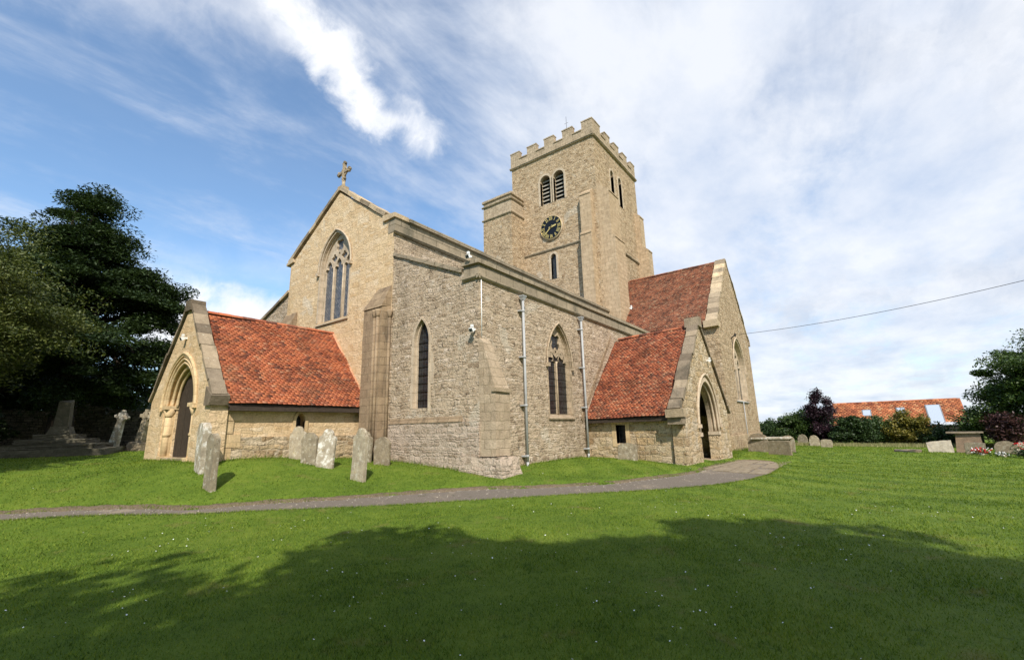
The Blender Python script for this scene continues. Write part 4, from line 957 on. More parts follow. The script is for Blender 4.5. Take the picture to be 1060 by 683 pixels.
for ax, pl, L_ in (('W', TX0, louv), ('S', TY0, louvS)):
    for c, h, a, s, r in L_:
        bm = bmesh.new(); add_plate(bm, ax, pl, ring(c, h + .2, h, a, s, r + .2, r), (), -.03, .3)
        lw_ = part('louvred_window', bm, M['dressed']); bm = bmesh.new(); slats(bm, ax, pl, c, h, a, s + r * .6, 7, .3); part('louvres', bm, M['louvre'], lw_)
        bm = bmesh.new(); add_plate(bm, ax, pl, arch(c, h + .02, a, s, r + .02, 8), (), .6, .65); part('dark_backing', bm, M['iron'], lw_)
for ax, pl, c, h, a, s, r in (('W', TX0, 18.6, .26, 14.1, 16.1, .3), ('S', TY0, 35.75, .2, 14.5, 16.2, .25)):
    bm = bmesh.new(); add_plate(bm, ax, pl, ring(c, h + .2, h, a, s, r + .2, r), (), -.03, .3); lw_ = part('window', bm, M['dressed'])
    bm = bmesh.new(); add_plate(bm, ax, pl, arch(c, h + .02, a, s, r + .02, 8), (), .25, .3); part('glass', bm, M['glass'], lw_)
# clock: black dial, gilt Roman numerals and hands, about twenty-two minutes to three
def clock():
    x, y, z, r = TX0 - .03, 18.62, 18.8, 1.06
    bm = bmesh.new(); n = 48
    add_tube(bm, [(x - .12, y, z), (TX0 + .05, y, z)], r + .06, n); ck = part('clock', bm, M['dressed']); ck['label'] = 'round black clock with gilt Roman numerals on the tower'
    bm = bmesh.new(); add_tube(bm, [(x - .14, y, z), (x - .121, y, z)], r - .02, n); part('clock_dial', bm, M['dial'], ck)
    bm = bmesh.new()
    for rad in (r * .995,): add_tube(bm, [(x - .145, y + rad * math.cos(t), z + rad * math.sin(t)) for t in [2 * math.pi * i / 48 for i in range(49)]], .012, 5, cap=False)
    num = {1: 'I', 2: 'II', 3: 'III', 4: 'IIII', 5: 'V', 6: 'VI', 7: 'VII', 8: 'VIII', 9: 'IX', 10: 'X', 11: 'XI', 12: 'XII'}
    def bar(cx, cz, a0, a1):  # in dial plane, viewed from the west: right = -y
        p, q = Vector(a0), Vector(a1); d = (q - p).normalized(); nn = Vector((-d.y, d.x)) * .021
        pts = [p - nn, q - nn, q + nn, p + nn]
        add_hexa(bm, [(x - .15, y - a.x, z + a.y) for a in pts] + [(x - .165, y - a.x, z + a.y) for a in pts])
    for hh, s in num.items():
        a = math.pi / 2 - hh * math.pi / 6; rad = Vector((math.cos(a), math.sin(a))); tan = Vector((math.sin(a), -math.cos(a)))
        wd = {'I': .10, 'V': .17, 'X': .17}; tot = sum(wd[c] for c in s); u = -tot / 2
        for c in s:
            m_ = u + wd[c] / 2; r1, r2 = r * .62, r * .93
            F_ = lambda uu_, rr3: rad * rr3 + tan * uu_
            if c == 'I': bar(0, 0, F_(m_, r1), F_(m_, r2))
            elif c == 'V': bar(0, 0, F_(m_, r1), F_(m_ - .06, r2)); bar(0, 0, F_(m_, r1), F_(m_ + .06, r2))
            else: bar(0, 0, F_(m_ - .06, r1), F_(m_ + .06, r2)); bar(0, 0, F_(m_ + .06, r1), F_(m_ - .06, r2))
            u += wd[c]
    part('numerals', bm, M['gold'], ck)
    for mins, L_, wd_ in ((38, .92, .045), (13.2, .6, .07)):
        a = math.pi / 2 - mins * math.pi / 30; d = Vector((math.cos(a), math.sin(a))); nn = Vector((-d.y, d.x))
        pts = [-d * .2 - nn * wd_, d * L_ * .8 - nn * wd_, d * L_, d * L_ * .8 + nn * wd_, -d * .2 + nn * wd_]
        bm = bmesh.new(); A_ = [bm.verts.new((x - .18, y - q.x, z + q.y)) for q in pts]; B_ = [bm.verts.new((x - .20, y - q.x, z + q.y)) for q in pts]
        bm.faces.new(A_); bm.faces.new(B_[::-1])
        for k in range(5): bm.faces.new((A_[k], A_[(k + 1) % 5], B_[(k + 1) % 5], B_[k]))
        part('clock_hand', bm, M['gold'], ck)
clock()
# tower buttresses: west face, south face (tall smooth), south-east stepped
def stepped(name, ax, pl, u0, u1, stages, mat):
    """stages: (projection, z0, z1) bottom to top, each with a weathered slope"""
    bm = bmesh.new()
    for k, (pr, z0, z1) in enumerate(stages):
        nxt = stages[k + 1][0] if k + 1 < len(stages) else 0.02
        prof = [(0.02, z0), (-pr, z0), (-pr, z1 - (pr - nxt) * .9), (-pr - .05, z1 - (pr - nxt) * .9 - .02), (-pr - .05, z1 - (pr - nxt) * .9 + .1), (-nxt, z1 + .12), (0.02, z1 + .12)]
        if k + 1 < len(stages): prof[-2:] = [(-nxt, z1 + .1), (.02, z1 + .1)]
        a = [bm.verts.new(P(ax, u0, q[1], q[0], pl)) for q in prof]; b = [bm.verts.new(P(ax, u1, q[1], q[0], pl)) for q in prof]
        n = len(prof)
        for i in range(n): bm.faces.new((a[i], a[(i + 1) % n], b[(i + 1) % n], b[i]))
        bm.faces.new(a[::-1]); bm.faces.new(b)
        u0 -= 0; 
    return part(name, bm, mat)
stepped('buttress', 'W', TX0, TY0 + .35, TY0 + 1.35, [(.75, 0, 17.2), (.5, 17.1, 21.0)], M['ashlar'])
stepped('buttress', 'S', TY0, TX0 + .0, TX0 + 1.9, [(1.3, 0, 16.6), (1.05, 16.5, 21.4)], M['ashlar'])
stepped('buttress', 'S', TY0, TX1 - 1.0, TX1 + .03, [(1.05, 0, 18.4), (.5, 18.3, 22.0)], M['ashlar'])
# stair turret on the north-west
bm = bmesh.new(); add_box(bm, 29.6, 31.498, 21.6, 24.85, 0, 20.6); add_box(bm, 31.5, 33.5, 22.802, 24.85, 0, 20.6); part('stair_turret', bm, M['rub_tow'])
bm = bmesh.new()
add_box(bm, 29.62, 31.49, 21.62, 24.83, 20.6, 22.35)
for z in (20.5, 21.85): string_course(bm, 'W', 29.6, 21.48, 24.95, z, .2, .13); string_course(bm, 'S', 21.6, 29.48, 31.48, z, .2, .13)
add_box(bm, 29.5, 31.495, 21.5, 24.95, 22.35, 22.55); add_box(bm, 31.5, 33.5, 22.802, 24.83, 20.6, 22.4)
part('turret_parapet', bm, M['ashlar_grey'])
bm = bmesh.new(); add_tube(bm, [(32.2, 17.0, 26.8), (32.2, 17.0, 29.6)], [.025, .012], 6)
add_tube(bm, [(32.2, 16.8, 28.9), (32.2, 17.2, 28.9)], .012, 5); part('lightning_rod', bm, M['iron'])
floodlight((TX0 + .9, TY0 - 1.75, 10.6), math.pi / 2, 1.3)

# --- south transept
NY, QX0, QX1, QC, QA = 6.2, 31.2, 42.4, 36.85, 14.15
bm = bmesh.new()
add_plate(bm, 'S', NY, [(QX0, -1), (QX1, -1), (QX1, 8.5), (QC, QA), (QX0, 8.3)], [arch(36.9, 2.1, 3.3, 5.6, 2.4, 12)], 0, .8)
add_box(bm, QX0 + .003, QX0 + .8, NY + .8, 14.2, -1, 8.3); add_box(bm, QX1 - .8, QX1 - .003, NY + .8, 14.2, -1, 8.3)
part('transept_wall', bm, M['rub_tow'])
bm = bmesh.new(); add_plate(bm, 'S', NY, [(QX0 - .05, -1), (QX1 + .12, -1), (QX1 + .06, .95), (QX0 - .05, .95)], (), -.12, .1); part('wall_base', bm, M['rub_tow'])
bm = bmesh.new()
coping_run(bm, 'S', NY, (QX0 - .15, 8.3), (QC, QA + .1), .14, -.06, .68, 12, .03)
coping_run(bm, 'S', NY, (QX1 + .25, 8.45), (QC, QA + .1), .14, -.06, .68, 12, .03)
add_box(bm, QX0 - .35, QX0 + .25, NY - .08, NY + .8, 7.95, 8.4); add_box(bm, QX1 - .2, QX1 + .35, NY - .08, NY + .8, 8.1, 8.5)
part('gable_coping', bm, M['coping_pale'])
sv = Vector((QC - QX0 + .25, 0, QA - 8.15)); L_ = sv.length; sv.normalize()
tile_roof('transept_roof', (QX0 - .25, NY + .75, 8.15), (0, 1, 0), 14.2 - NY - .75, sv, L_, M['tile_old'], .17, .115, 1.2)['label'] = 'steep brownish red tiled roof of the south transept'
tile_roof('transept_roof', (2 * QC - QX0 + .25, NY + .75, 8.15), (0, 1, 0), 14.2 - NY - .75, Vector((-sv.x, 0, sv.z)), L_, M['tile_old'], .17, .115, 1.2)
bm = bmesh.new(); ridge_tiles(bm, (QC, NY + .7, QA + .03), (QC, 14.2, QA + .03), .15)
part('ridge_tiles', bm, M['tile_old'])
bm = bmesh.new()
for s in (1, -1):
    e = QC - s * (QC - QX0 + .25); v = [bm.verts.new(q) for q in ((e, NY + .75, 8.12), (e, 14.2, 8.12), (QC, 14.2, QA - .04), (QC, NY + .75, QA - .04))]
    r_ = [bm.verts.new(q.co + Vector((0, 0, -.1))) for q in v]; bm.faces.new(v); bm.faces.new(r_[::-1])
    for k in range(4): bm.faces.new((v[k], v[(k + 1) % 4], r_[(k + 1) % 4], r_[k]))
part('roof_boarding', bm, M['fascia'])
bm = bmesh.new(); add_hexa(bm, [(33.4, 14.0, 10.2), (33.75, 14.0, 10.2), (33.75, 14.19, 10.2), (33.4, 14.19, 10.2), (36.2, 14.0, 13.6), (36.5, 14.0, 13.6), (36.5, 14.19, 13.6), (36.2, 14.19, 13.6)]); part('lead_flashing', bm, M['lead'])
gothic_window('S', NY, 36.9, 1.9, 3.4, 5.6, 2.2, 3, 'glass', 'tall pointed three-light window in the transept gable', depth=.35)
bm = bmesh.new(); add_tube(bm, [(36.1, NY - .1, -.2), (36.1, NY - .1, 3.2)], .03, 6); add_tube(bm, [(34.2, NY - .06, 3.2), (38.5, NY - .06, 3.2)], .04, 6); part('drain_pipe', bm, M['pipe'])
bm = bmesh.new(); add_tube(bm, [(35.2, NY, 7.75), (35.2, NY - .28, 7.95)], .04, 6); add_box(bm, 35.14, 35.26, NY - .34, NY - .24, 7.85, 8.05); add_tube(bm, [(35.25, NY - .03, 7.8), (35.25, NY - .03, 6.2)], .015, 5); part('cable_bracket', bm, M['iron'])
# chancel and north transept (mostly hidden)
bm = bmesh.new(); add_box(bm, TX1, 54, 14.8, 22.2, -1, 8); add_plate(bm, 'W', 53.5, [(14.8, 8), (22.2, 8), (18.5, 12)], (), 0, .5); part('chancel_wall', bm, M['rub_tow'])
sv = Vector((0, 4.0, 4.3)); L_ = sv.length; sv.normalize()
tile_roof('chancel_roof', (TX1, 14.5, 7.9), (1, 0, 0), 12.6, sv, L_, M['tile_old'], .3, .25); tile_roof('chancel_roof', (TX1, 22.5, 7.9), (1, 0, 0), 12.6, Vector((0, -sv.y, sv.z)), L_, M['tile_old'], .3, .25)

# --- south porch (its body runs slightly askew to the aisle wall)
n_before = set(bpy.data.objects)
SY, SX0, SX1, SC_ = 5.1, 17.55, 25.3, 21.45
bm = bmesh.new()
add_plate(bm, 'S', SY, [(SX0, -.6), (SX1, -.6), (SX1, 2.35), (SC_, 6.15), (SX0, 2.3)], [arch(21.5, 1.72, -.3, 1.75, 1.98, 12)], 0, .44)
spw = part('porch_front_wall', bm, M['rub_warm']); spw['label'] = 'front gable wall of the south porch with a pointed arch'
bm = bmesh.new(); zz_ = [(1.74, 1.64, -.015, .13), (1.68, 1.56, .13, .28), (1.60, 1.48, .28, .43)]
for ho, hi, wa, wb in zz_: add_plate(bm, 'S', SY, ring(21.5, ho, hi, 1.3, 1.75, ho * 1.15, hi * 1.15), (), wa, wb)
for rr2, w in ((1.62, .02), (1.53, .16)): add_tube(bm, [P('S', u, v, w, SY) for u, v in arch(21.5, rr2, 1.3, 1.75, rr2 * 1.15, 12)], .05, 6)
for s in (-1, 1): add_box(bm, 21.5 + s * 1.62 - .2, 21.5 + s * 1.62 + .2, SY - .03, SY + .46, 1.2, 1.36)
hood(bm, 'S', SY, 21.5, 1.86, 1.75, 2.16, .055, -.03)
part('arch_moulding', bm, M['dressed'], spw)
for s in (-1, 1):
    bm = bmesh.new(); add_box(bm, 21.5 + s * 1.62 - .16, 21.5 + s * 1.62 + .16, SY + .04, SY + .47, -.3, 1.2); part('jamb', bm, M['rub_warm'], spw)
bm = bmesh.new()
coping_run(bm, 'S', SY, (SX0 - .33, 2.2), (SC_ - .05, 6.2), .13, -.08, .40, 10, .03)
coping_run(bm, 'S', SY, (SX1 + .3, 2.2), (SC_ + .05, 6.22), .1, -.09, .5, 9, .02)
add_plate(bm, 'S', SY, [(SC_ - .3, 6.1), (SC_ + .3, 6.1), (SC_ + .24, 6.55), (SC_ - .24, 6.55)], (), -.1, .55)
add_box(bm, SX0 - .45, SX0 + .2, SY - .1, SY + .5, 1.98, 2.28); add_box(bm, SX0 - .33, SX0 + .2, SY - .05, SY + .48, 1.72, 1.98)
part('porch_coping', bm, M['coping'])
bm = bmesh.new()
def side_wall(x0, x1):
    # west/east walls of the porch; a slit window on the west
    if x0 < 20:
        add_plate(bm, 'W', x0, [(SY + .5, -.6), (YS, -.6), (YS, 2.1), (SY + .5, 2.1)], [[(7.6, 1.0), (8.05, 1.0), (8.05, 1.75), (7.6, 1.75)]], 0, x1 - x0)
    else: add_box(bm, x0, x1, SY + .5, YS, -.6, 2.1)
side_wall(SX0 + .12, SX0 + .62); part('porch_side_wall', bm, M['rub_warm'])
bm = bmesh.new(); side_wall(SX1 - .62, SX1 - .12); part('porch_side_wall', bm, M['rub_warm'])
bm = bmesh.new()
for a, b, c, d in ((7.42, 7.6, .98, 1.78), (8.05, 8.25, .98, 1.78), (7.42, 8.25, 1.78, 1.92), (7.42, 8.25, .86, .98)): add_box(bm, SX0 + .1, SX0 + .4, a, b, c, d)
bmesh.ops.remove_doubles(bm, verts=bm.verts[:], dist=.001)
spn = part('window', bm, M['yellow_plain']); bm = bmesh.new(); add_box(bm, SX0 + .42, SX0 + .45, 7.58, 8.07, .98, 1.77); part('glass', bm, M['glass_dark'], spn)
EX = SX0 - .12; RZ2, EZ2 = 6.12, 2.02
sv = Vector((SC_ - EX, 0, RZ2 - EZ2)); L_ = sv.length; sv.normalize()
tile_roof('porch_roof', (EX, SY + .45, EZ2), (0, 1, 0), YS - SY - .45, sv, L_, M['tile_mid'], .165, .098, 1.1)['label'] = 'red tiled roof of the south porch'
tile_roof('porch_roof', (2 * SC_ - EX, SY + .45, EZ2), (0, 1, 0), YS - SY - .45, Vector((-sv.x, 0, sv.z)), L_, M['tile_mid'], .165, .098, 1.1)
bm = bmesh.new(); ridge_tiles(bm, (SC_, SY + .45, RZ2 + .02), (SC_, YS, RZ2 + .02)); part('ridge_tiles', bm, M['tile'])
bm = bmesh.new()
for s in (1, -1):
    e = SC_ - s * (SC_ - EX); v = [bm.verts.new(q) for q in ((e, SY + .47, EZ2 - .02), (e, YS, EZ2 - .02), (SC_, YS, RZ2 - .04), (SC_, SY + .47, RZ2 - .04))]
    r_ = [bm.verts.new(q.co + Vector((0, 0, -.07))) for q in v]; bm.faces.new(v); bm.faces.new(r_[::-1])
    for k in range(4): bm.faces.new((v[k], v[(k + 1) % 4], r_[(k + 1) % 4], r_[k]))
add_box(bm, EX, EX + .2, SY + .52, YS - .02, EZ2 - .16, EZ2 - .09)
part('roof_boarding', bm, M['fascia'])
bm = bmesh.new(); coping_run(bm, 'S', YS, (EX - .3, 1.95), (SC_ - .6, 6.2), .16, -.04, .02, 12, .01); part('weather_strip', bm, M['stained'])
bm = bmesh.new(); add_box(bm, 19.3, 23.7, SY - .02, YS, -.3, .12); part('porch_floor', bm, M['coping'])
bm = bmesh.new(); add_box(bm, 20.7, 22.3, YS - .1, YS - .03, .12, 2.6); pd = part('church_door', bm, M['dark'])
for o in set(bpy.data.objects) - n_before:
    if o.type == 'MESH':
        for v in o.data.vertices:
            yy = v.co.y
            if yy > SY + .3: v.co.x += .165 * (yy - SY - .3)
floodlight((22.3, SY - .1, 4.62), math.pi / 2, .9)
bm = bmesh.new()
random.seed(5)
pvz = lambda x, y: float(gbase([(x, y)])[0])
for i in range(9):
    for j in range(4):
        x0 = 17.6 + i * .88 + random.uniform(-.05, .05); y0 = SY - .1 - (j + 1) * .6 + random.uniform(-.04, .04)
        if random.random() < .1: continue
        z0 = pvz(x0 + .4, y0 + .3); add_box(bm, x0, x0 + .82 + random.uniform(-.05, .02), y0, y0 + .56, z0 - .1, z0 - .012 + random.uniform(0, .012))
pv = obj('paving_slabs', bm, M['hs_brown']); tag(pv, kind='structure')

# ------------------------------------------------------------------ headstones and tombs
def hs_profile(kind, w, h):
    a = w / 2
    if kind == 'round': return [(a, -.3), (a, h - a * .75)] + [(a * math.cos(t), h - a * .75 + a * .75 * math.sin(t)) for t in [k * math.pi / 14 for k in range(1, 14)]] + [(-a, h - a * .75), (-a, -.3)]
    if kind == 'shoulder':
        s = a * .62; b = h - s * 1.05
        return [(a, -.3), (a, b - .05), (a * .93, b + .01), (a * .8, b + .015), (s, b + .03)] + [(s * math.cos(t), b + .05 + s * math.sin(t)) for t in [k * math.pi / 12 for k in range(1, 12)]] + [(-s, b + .03), (-a * .8, b + .015), (-a * .93, b + .01), (-a, b - .05), (-a, -.3)]
    if kind == 'pointed': return [(a, -.3), (a, h - a * 1.1), (a * .86, h - a * .62), (a * .5, h - a * .2), (0, h), (-a * .5, h - a * .2), (-a * .86, h - a * .62), (-a, h - a * 1.1), (-a, -.3)]
    if kind == 'low': return [(a, -.3), (a, h * .84), (a * .7, h * .95), (0, h), (-a * .7, h * .95), (-a, h * .84), (-a, -.3)]
    return [(a, -.3), (a, h * .97), (a * .5, h), (-a * .6, h * .985), (-a, h * .94), (-a, -.3)]
def headstone(x, y, w, h, th, kind, mat, label, group=None, rz=0, tx=0, ty=0, z=None, cat='gravestone'):
    """faces west when rz=0; tx leans it back/forward, ty sideways (degrees)"""
    bm = bmesh.new(); n0 = len(bm.verts)
    pr = hs_profile(kind, w, h); n = len(pr)
    A = [bm.verts.new((p[0] , -th / 2, p[1])) for p in pr]; B = [bm.verts.new((p[0], th / 2, p[1])) for p in pr]
    fs = [bm.faces.new(A), bm.faces.new(B[::-1])]; side = [bm.faces.new((A[i], A[(i + 1) % n], B[(i + 1) % n], B[i])) for i in range(n)]
    bmesh.ops.bevel(bm, geom=[e for f in fs for e in f.edges], offset=.014, segments=2, affect='EDGES')
    bmesh.ops.triangulate(bm, faces=[f for f in bm.faces if len(f.verts) > 4])
    bmesh.ops.subdivide_edges(bm, edges=[e for e in bm.edges if e.calc_length() > .18], cuts=3, use_grid_fill=True)
    sd = random.random() * 9
    for v in bm.verts:
        c = v.co; v.co = c + Vector((math.sin(c.z * 13 + sd) * .006, math.sin(c.x * 17 + c.z * 11 + sd) * .006, math.sin(c.x * 15 + sd) * .008))
    o = obj('headstone', bm, M[mat]); z = g(x, y) if z is None else z
    o.location = (x, y, z); o.rotation_euler = (R(tx), R(ty), R(rz - 90)); tag(o, label, cat, group)
    return o
G1 = 'old headstones in the grass by the west porch'
HS = [
 (8.0, 11.45, .55, 1.40, .12, 'shoulder', 'hs_pale', 'tall pale headstone standing alone in front, nearest the path below the nave wall', G1, 4, -1, 2),
 (4.93, 13.25, .44, 1.38, .14, 'round', 'hs_grey', 'narrow headstone seen edge on, white lichen on top, nearest the path before the west porch', G1, 2, 1, 0),
 (5.22, 14.75, .52, 1.34, .20, 'round', 'hs_white', 'thick flaking headstone with white crust right against the west porch corner', G1, -4, 2, 3),
 (8.1, 15.0, .62, 1.05, .10, 'shoulder', 'hs_pale', 'left one of three crowded pale headstones under the porch side wall', G1, 24, -3, -4),
 (7.95, 14.0, .56, .97, .10, 'round', 'hs_grey', 'middle one of three crowded pale headstones, the shortest, leaning left', G1, 22, -2, -3),
 (8.1, 13.35, .58, 1.13, .11, 'shoulder', 'hs_white', 'right one of three crowded pale headstones, the whitest and tallest', G1, 26, -2, 3),
 (10.45, 16.15, .50, .95, .09, 'shoulder', 'hs_brown', 'small brown headstone half hidden behind the tall pale one, close to the porch wall', G1, 10, 1, 1),
 (9.95, 13.95, .60, 1.02, .11, 'shoulder', 'hs_grey', 'grey headstone with a white top at the foot of the stained nave buttress', G1, 12, -1, 2),
 (9.97, 12.98, .62, .92, .10, 'round', 'hs_brown', 'broad brown headstone beside the aisle end wall, right of the stained buttress', G1, 16, -1, 0),
 (17.45, 7.35, .80, .66, .12, 'low', 'hs_grey', 'low grey headstone leaning on the south porch wall under its slit window', None, 0, -8, 0),
 (32.5, 5.0, 1.25, 1.14, .14, 'round', 'hs_brown', 'broad round-topped brown headstone leaning beside the table tomb by the transept', 'headstones by the transept', -18, -6, 0),
 (29.65, 3.5, 1.18, .78, .14, 'square', 'hs_brown', 'square-topped low headstone with white lichen in front of the table tomb', 'headstones by the transept', -14, 5, 1),
 (33.2, 3.45, .75, 1.0, .12, 'round', 'hs_grey', 'small rounded headstone just behind the right end of the table tomb', 'headstones by the transept', -10, 0, 2),
 (49.9, 3.95, .80, .98, .12, 'pointed', 'hs_grey', 'pointed grey headstone far off in the grass, leftmost of the far row', 'far headstones before the hedge', -12, 2, 1),
 (47.2, 2.9, .75, .92, .12, 'pointed', 'hs_pale', 'pointed pale headstone in the middle of the far row', 'far headstones before the hedge', -12, -3, -1),
 (43.3, 1.9, .75, .62, .12, 'low', 'hs_pale', 'short wide headstone at the right end of the far row', 'far headstones before the hedge', -12, 0, 2),
 (38.2, -4.05, 1.15, .68, .12, 'square', 'hs_cream', 'cream square headstone tilted beside the brick tomb', 'headstones by the right hand hedge', -10, -10, -6),
 (36.4, -5.28, .85, .64, .10, 'square', 'hs_grey', 'square grey headstone between the brick tomb and the red flowers', 'headstones by the right hand hedge', -10, 2, 2),
 (37.0, -6.6, .90, .72, .10, 'round', 'hs_brown', 'wide rounded brown headstone at the right behind white flowers', 'headstones by the right hand hedge', -8, -2, 0),
 (37.3, -7.45, .75, .66, .10, 'low', 'hs_cream', 'cream headstone at the right edge behind a small round bush', 'headstones by the right hand hedge', -8, 0, 2),
]
for a in HS: headstone(*a[:8], group=a[8], rz=a[9], tx=a[10], ty=a[11])
STONES_XY = [(a[0], a[1]) for a in HS]

def table_tomb():
    t = thing('table_tomb', (32.9, 4.3, -.1), 'rectangular stone table tomb with a thin overhanging flat slab by the transept', 'tomb'); T = Matrix.Rotation(R(-6), 4, 'Z')
    def b(name, boxes, mat):
        bm = bmesh.new()
        for q in boxes: add_box(bm, *q, mat=T)
        bmesh.ops.bevel(bm, geom=bm.edges[:], offset=.015, segments=1); o = obj(name, bm, M[mat]); o.parent = t
    b('chest', [(-.45, .45, -.95, .85, -.3, .80)], 'hs_brown'); b('lid', [(-.58, .58, -1.1, .98, .80, .90)], 'hs_white')
table_tomb()
def brick_tomb():
    t = thing('brick_tomb', (38.6, -5.35, g(38.6, -5.35)), 'large tomb of brown brick under a flat overhanging stone slab by the right hedge', 'tomb'); T = Matrix.Rotation(R(-8), 4, 'Z')
    bm = bmesh.new(); add_hexa(bm, [T @ Vector(q) for q in ((-.5, -.66, -.3), (.5, -.66, -.3), (.5, .60, -.3), (-.5, .60, -.3), (-.45, -.58, 1.13), (.45, -.58, 1.13), (.45, .46, 1.13), (-.45, .46, 1.13))])
    o = obj('chest', bm, mat_ashlar('brown_brick', (.30, .21, .14), (.24, .17, .115), (.27, .23, .17), .23, .075, .01, .01)); o.parent = t
    bm = bmesh.new(); add_box(bm, -.6, .6, -.74, .86, 1.13, 1.21, mat=T); bmesh.ops.bevel(bm, geom=bm.edges[:], offset=.02, segments=1); o = obj('lid', bm, M['coping']); o.parent = t
brick_tomb()
def ledger():
    bm = bmesh.new(); add_box(bm, -.45, .45, -.62, .62, -.1, .13); bmesh.ops.subdivide_edges(bm, edges=bm.edges[:], cuts=3, use_grid_fill=True)
    for v in bm.verts: v.co += Vector((random.uniform(-.04, .04), random.uniform(-.05, .05), random.uniform(-.03, .03)))
    o = obj('grave_slab', bm, M['hs_brown']); o.location = (37.8, -2.45, g(37.8, -2.45)); tag(o, 'flat low stone slab lying alone in the open grass', 'grave slab')
ledger()
def flowers(x, y, label, cols, n=26, r=.3, h=.22, w=.12):
    t = thing('grave_flowers', (x, y, g(x, y)), label, 'flowers', 'flowers laid on graves')
    bm = bmesh.new(); add_tube(bm, [(0, 0, -.03), (0, 0, .0), (0, 0, w)], [.10, .11, .14], 10); o = obj('vase', bm, M['hs_cream']); o.parent = t
    for nm, c, f in cols:
        bm = bmesh.new()
        for i in range(int(n * f)):
            a = random.random() * 6.28; d = r * math.sqrt(random.random()); q = Vector((d * math.cos(a) * .7, d * math.sin(a) * 1.4, h * (.5 + random.random())))
            bmesh.ops.create_icosphere(bm, subdivisions=1, radius=random.uniform(.035, .06), matrix=Matrix.Translation(q) @ Matrix.Rotation(random.random() * 3, 4, 'X') @ Matrix.Diagonal((1, 1, .6, 1)))
        o = obj('blossoms', bm, mat_plain(nm, c, .6, 0, .1)); o.parent = t
    q = rng.normal(0, 1, (160, 3)) * np.array([r * .5, r, h * .35]) + np.array([0, 0, h * .6]); d = rng.normal(0, .05, (160, 2, 3)); T = np.stack([q, q + d[:, 0], q + d[:, 1]], 1)
    o = np_mesh('leaves', T, 3, M['leaf_m']); o.parent = t
flowers(35.4, -5.35, 'red and white flowers in a pot before the square grey headstone', [('red_petals', (.55, .01, .015), 1), ('white_petals', (.8, .78, .75), .6)], 40, .33, .26)
flowers(34.2, -5.95, 'white flowers in a pot before the wide rounded headstone', [('white_petals', (.8, .78, .75), 1)], 26, .2, .16)
flowers(37.0, -7.05, 'small bunch of red flowers between the two right-hand headstones', [('red_petals', (.55, .01, .015), 1)], 26, .2, .42, .3)

# --- old churchyard cross on steps, celtic cross, leaning cross shaft (left, under the yew)
def stepped_cross():
    x, y = 4.35, 28.2; t = thing('churchyard_cross', (x, y, g(x, y)), 'broken old churchyard cross on worn stone steps in deep shade under the trees', 'stone cross')
    T = Matrix.Rotation(R(-24), 4, 'Z')
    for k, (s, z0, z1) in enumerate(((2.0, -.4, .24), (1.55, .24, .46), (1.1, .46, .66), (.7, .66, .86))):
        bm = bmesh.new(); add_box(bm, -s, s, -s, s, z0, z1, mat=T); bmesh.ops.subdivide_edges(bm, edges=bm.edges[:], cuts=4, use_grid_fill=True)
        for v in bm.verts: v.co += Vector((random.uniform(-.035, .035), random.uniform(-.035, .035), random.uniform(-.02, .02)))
        o = obj('step', bm, M['hs_shaded']); o.parent = t
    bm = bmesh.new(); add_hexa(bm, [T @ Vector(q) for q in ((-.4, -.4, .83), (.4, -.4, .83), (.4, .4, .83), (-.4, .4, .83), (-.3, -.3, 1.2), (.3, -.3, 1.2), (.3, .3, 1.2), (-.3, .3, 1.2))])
    o = obj('socket_stone', bm, M['hs_shaded']); o.parent = t
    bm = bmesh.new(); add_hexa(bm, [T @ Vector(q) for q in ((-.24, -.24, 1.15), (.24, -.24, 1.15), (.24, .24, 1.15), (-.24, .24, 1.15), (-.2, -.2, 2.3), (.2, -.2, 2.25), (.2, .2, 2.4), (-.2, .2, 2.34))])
    bmesh.ops.bevel(bm, geom=bm.edges[:], offset=.04, segments=1); o = obj('shaft', bm, M['hs_shaded']); o.parent = t
stepped_cross()
def celtic_cross():
    x, y = 7.35, 28.9; t = thing('celtic_cross', (x, y, g(x, y)), 'grey wheel-headed stone cross on a stepped base leaning beside the west porch', 'stone cross')
    T = Matrix.Rotation(R(-62), 4, 'Z') @ Matrix.Rotation(R(7), 4, 'Y')
    bm = bmesh.new(); add_hexa(bm, [T @ Vector(q) for q in ((-.55, -.4, -.2), (.55, -.4, -.2), (.55, .4, -.2), (-.55, .4, -.2), (-.36, -.26, .42), (.36, -.26, .42), (.36, .26, .42), (-.36, .26, .42))])
    o = obj('base', bm, M['hs_brown']); o.parent = t
    bm = bmesh.new(); add_hexa(bm, [T @ Vector(q) for q in ((-.22, -.12, .4), (.22, -.12, .4), (.22, .12, .4), (-.22, .12, .4), (-.13, -.08, 1.5), (.13, -.08, 1.5), (.13, .08, 1.5), (-.13, .08, 1.5))])
    cz = 1.72
    add_box(bm, -.09, .09, -.07, .07, 1.45, 2.05, mat=T); add_box(bm, -.33, .33, -.065, .065, cz - .08, cz + .08, mat=T)
    o = obj('shaft', bm, M['hs_grey']); o.parent = t
    bm = bmesh.new(); add_tube(bm, [T @ Vector((.22 * math.cos(a), 0, cz + .22 * math.sin(a))) for a in [k * math.pi / 10 for k in range(21)]], .045, 6, cap=False); o = obj('wheel', bm, M['hs_grey']); o.parent = t
celtic_cross()
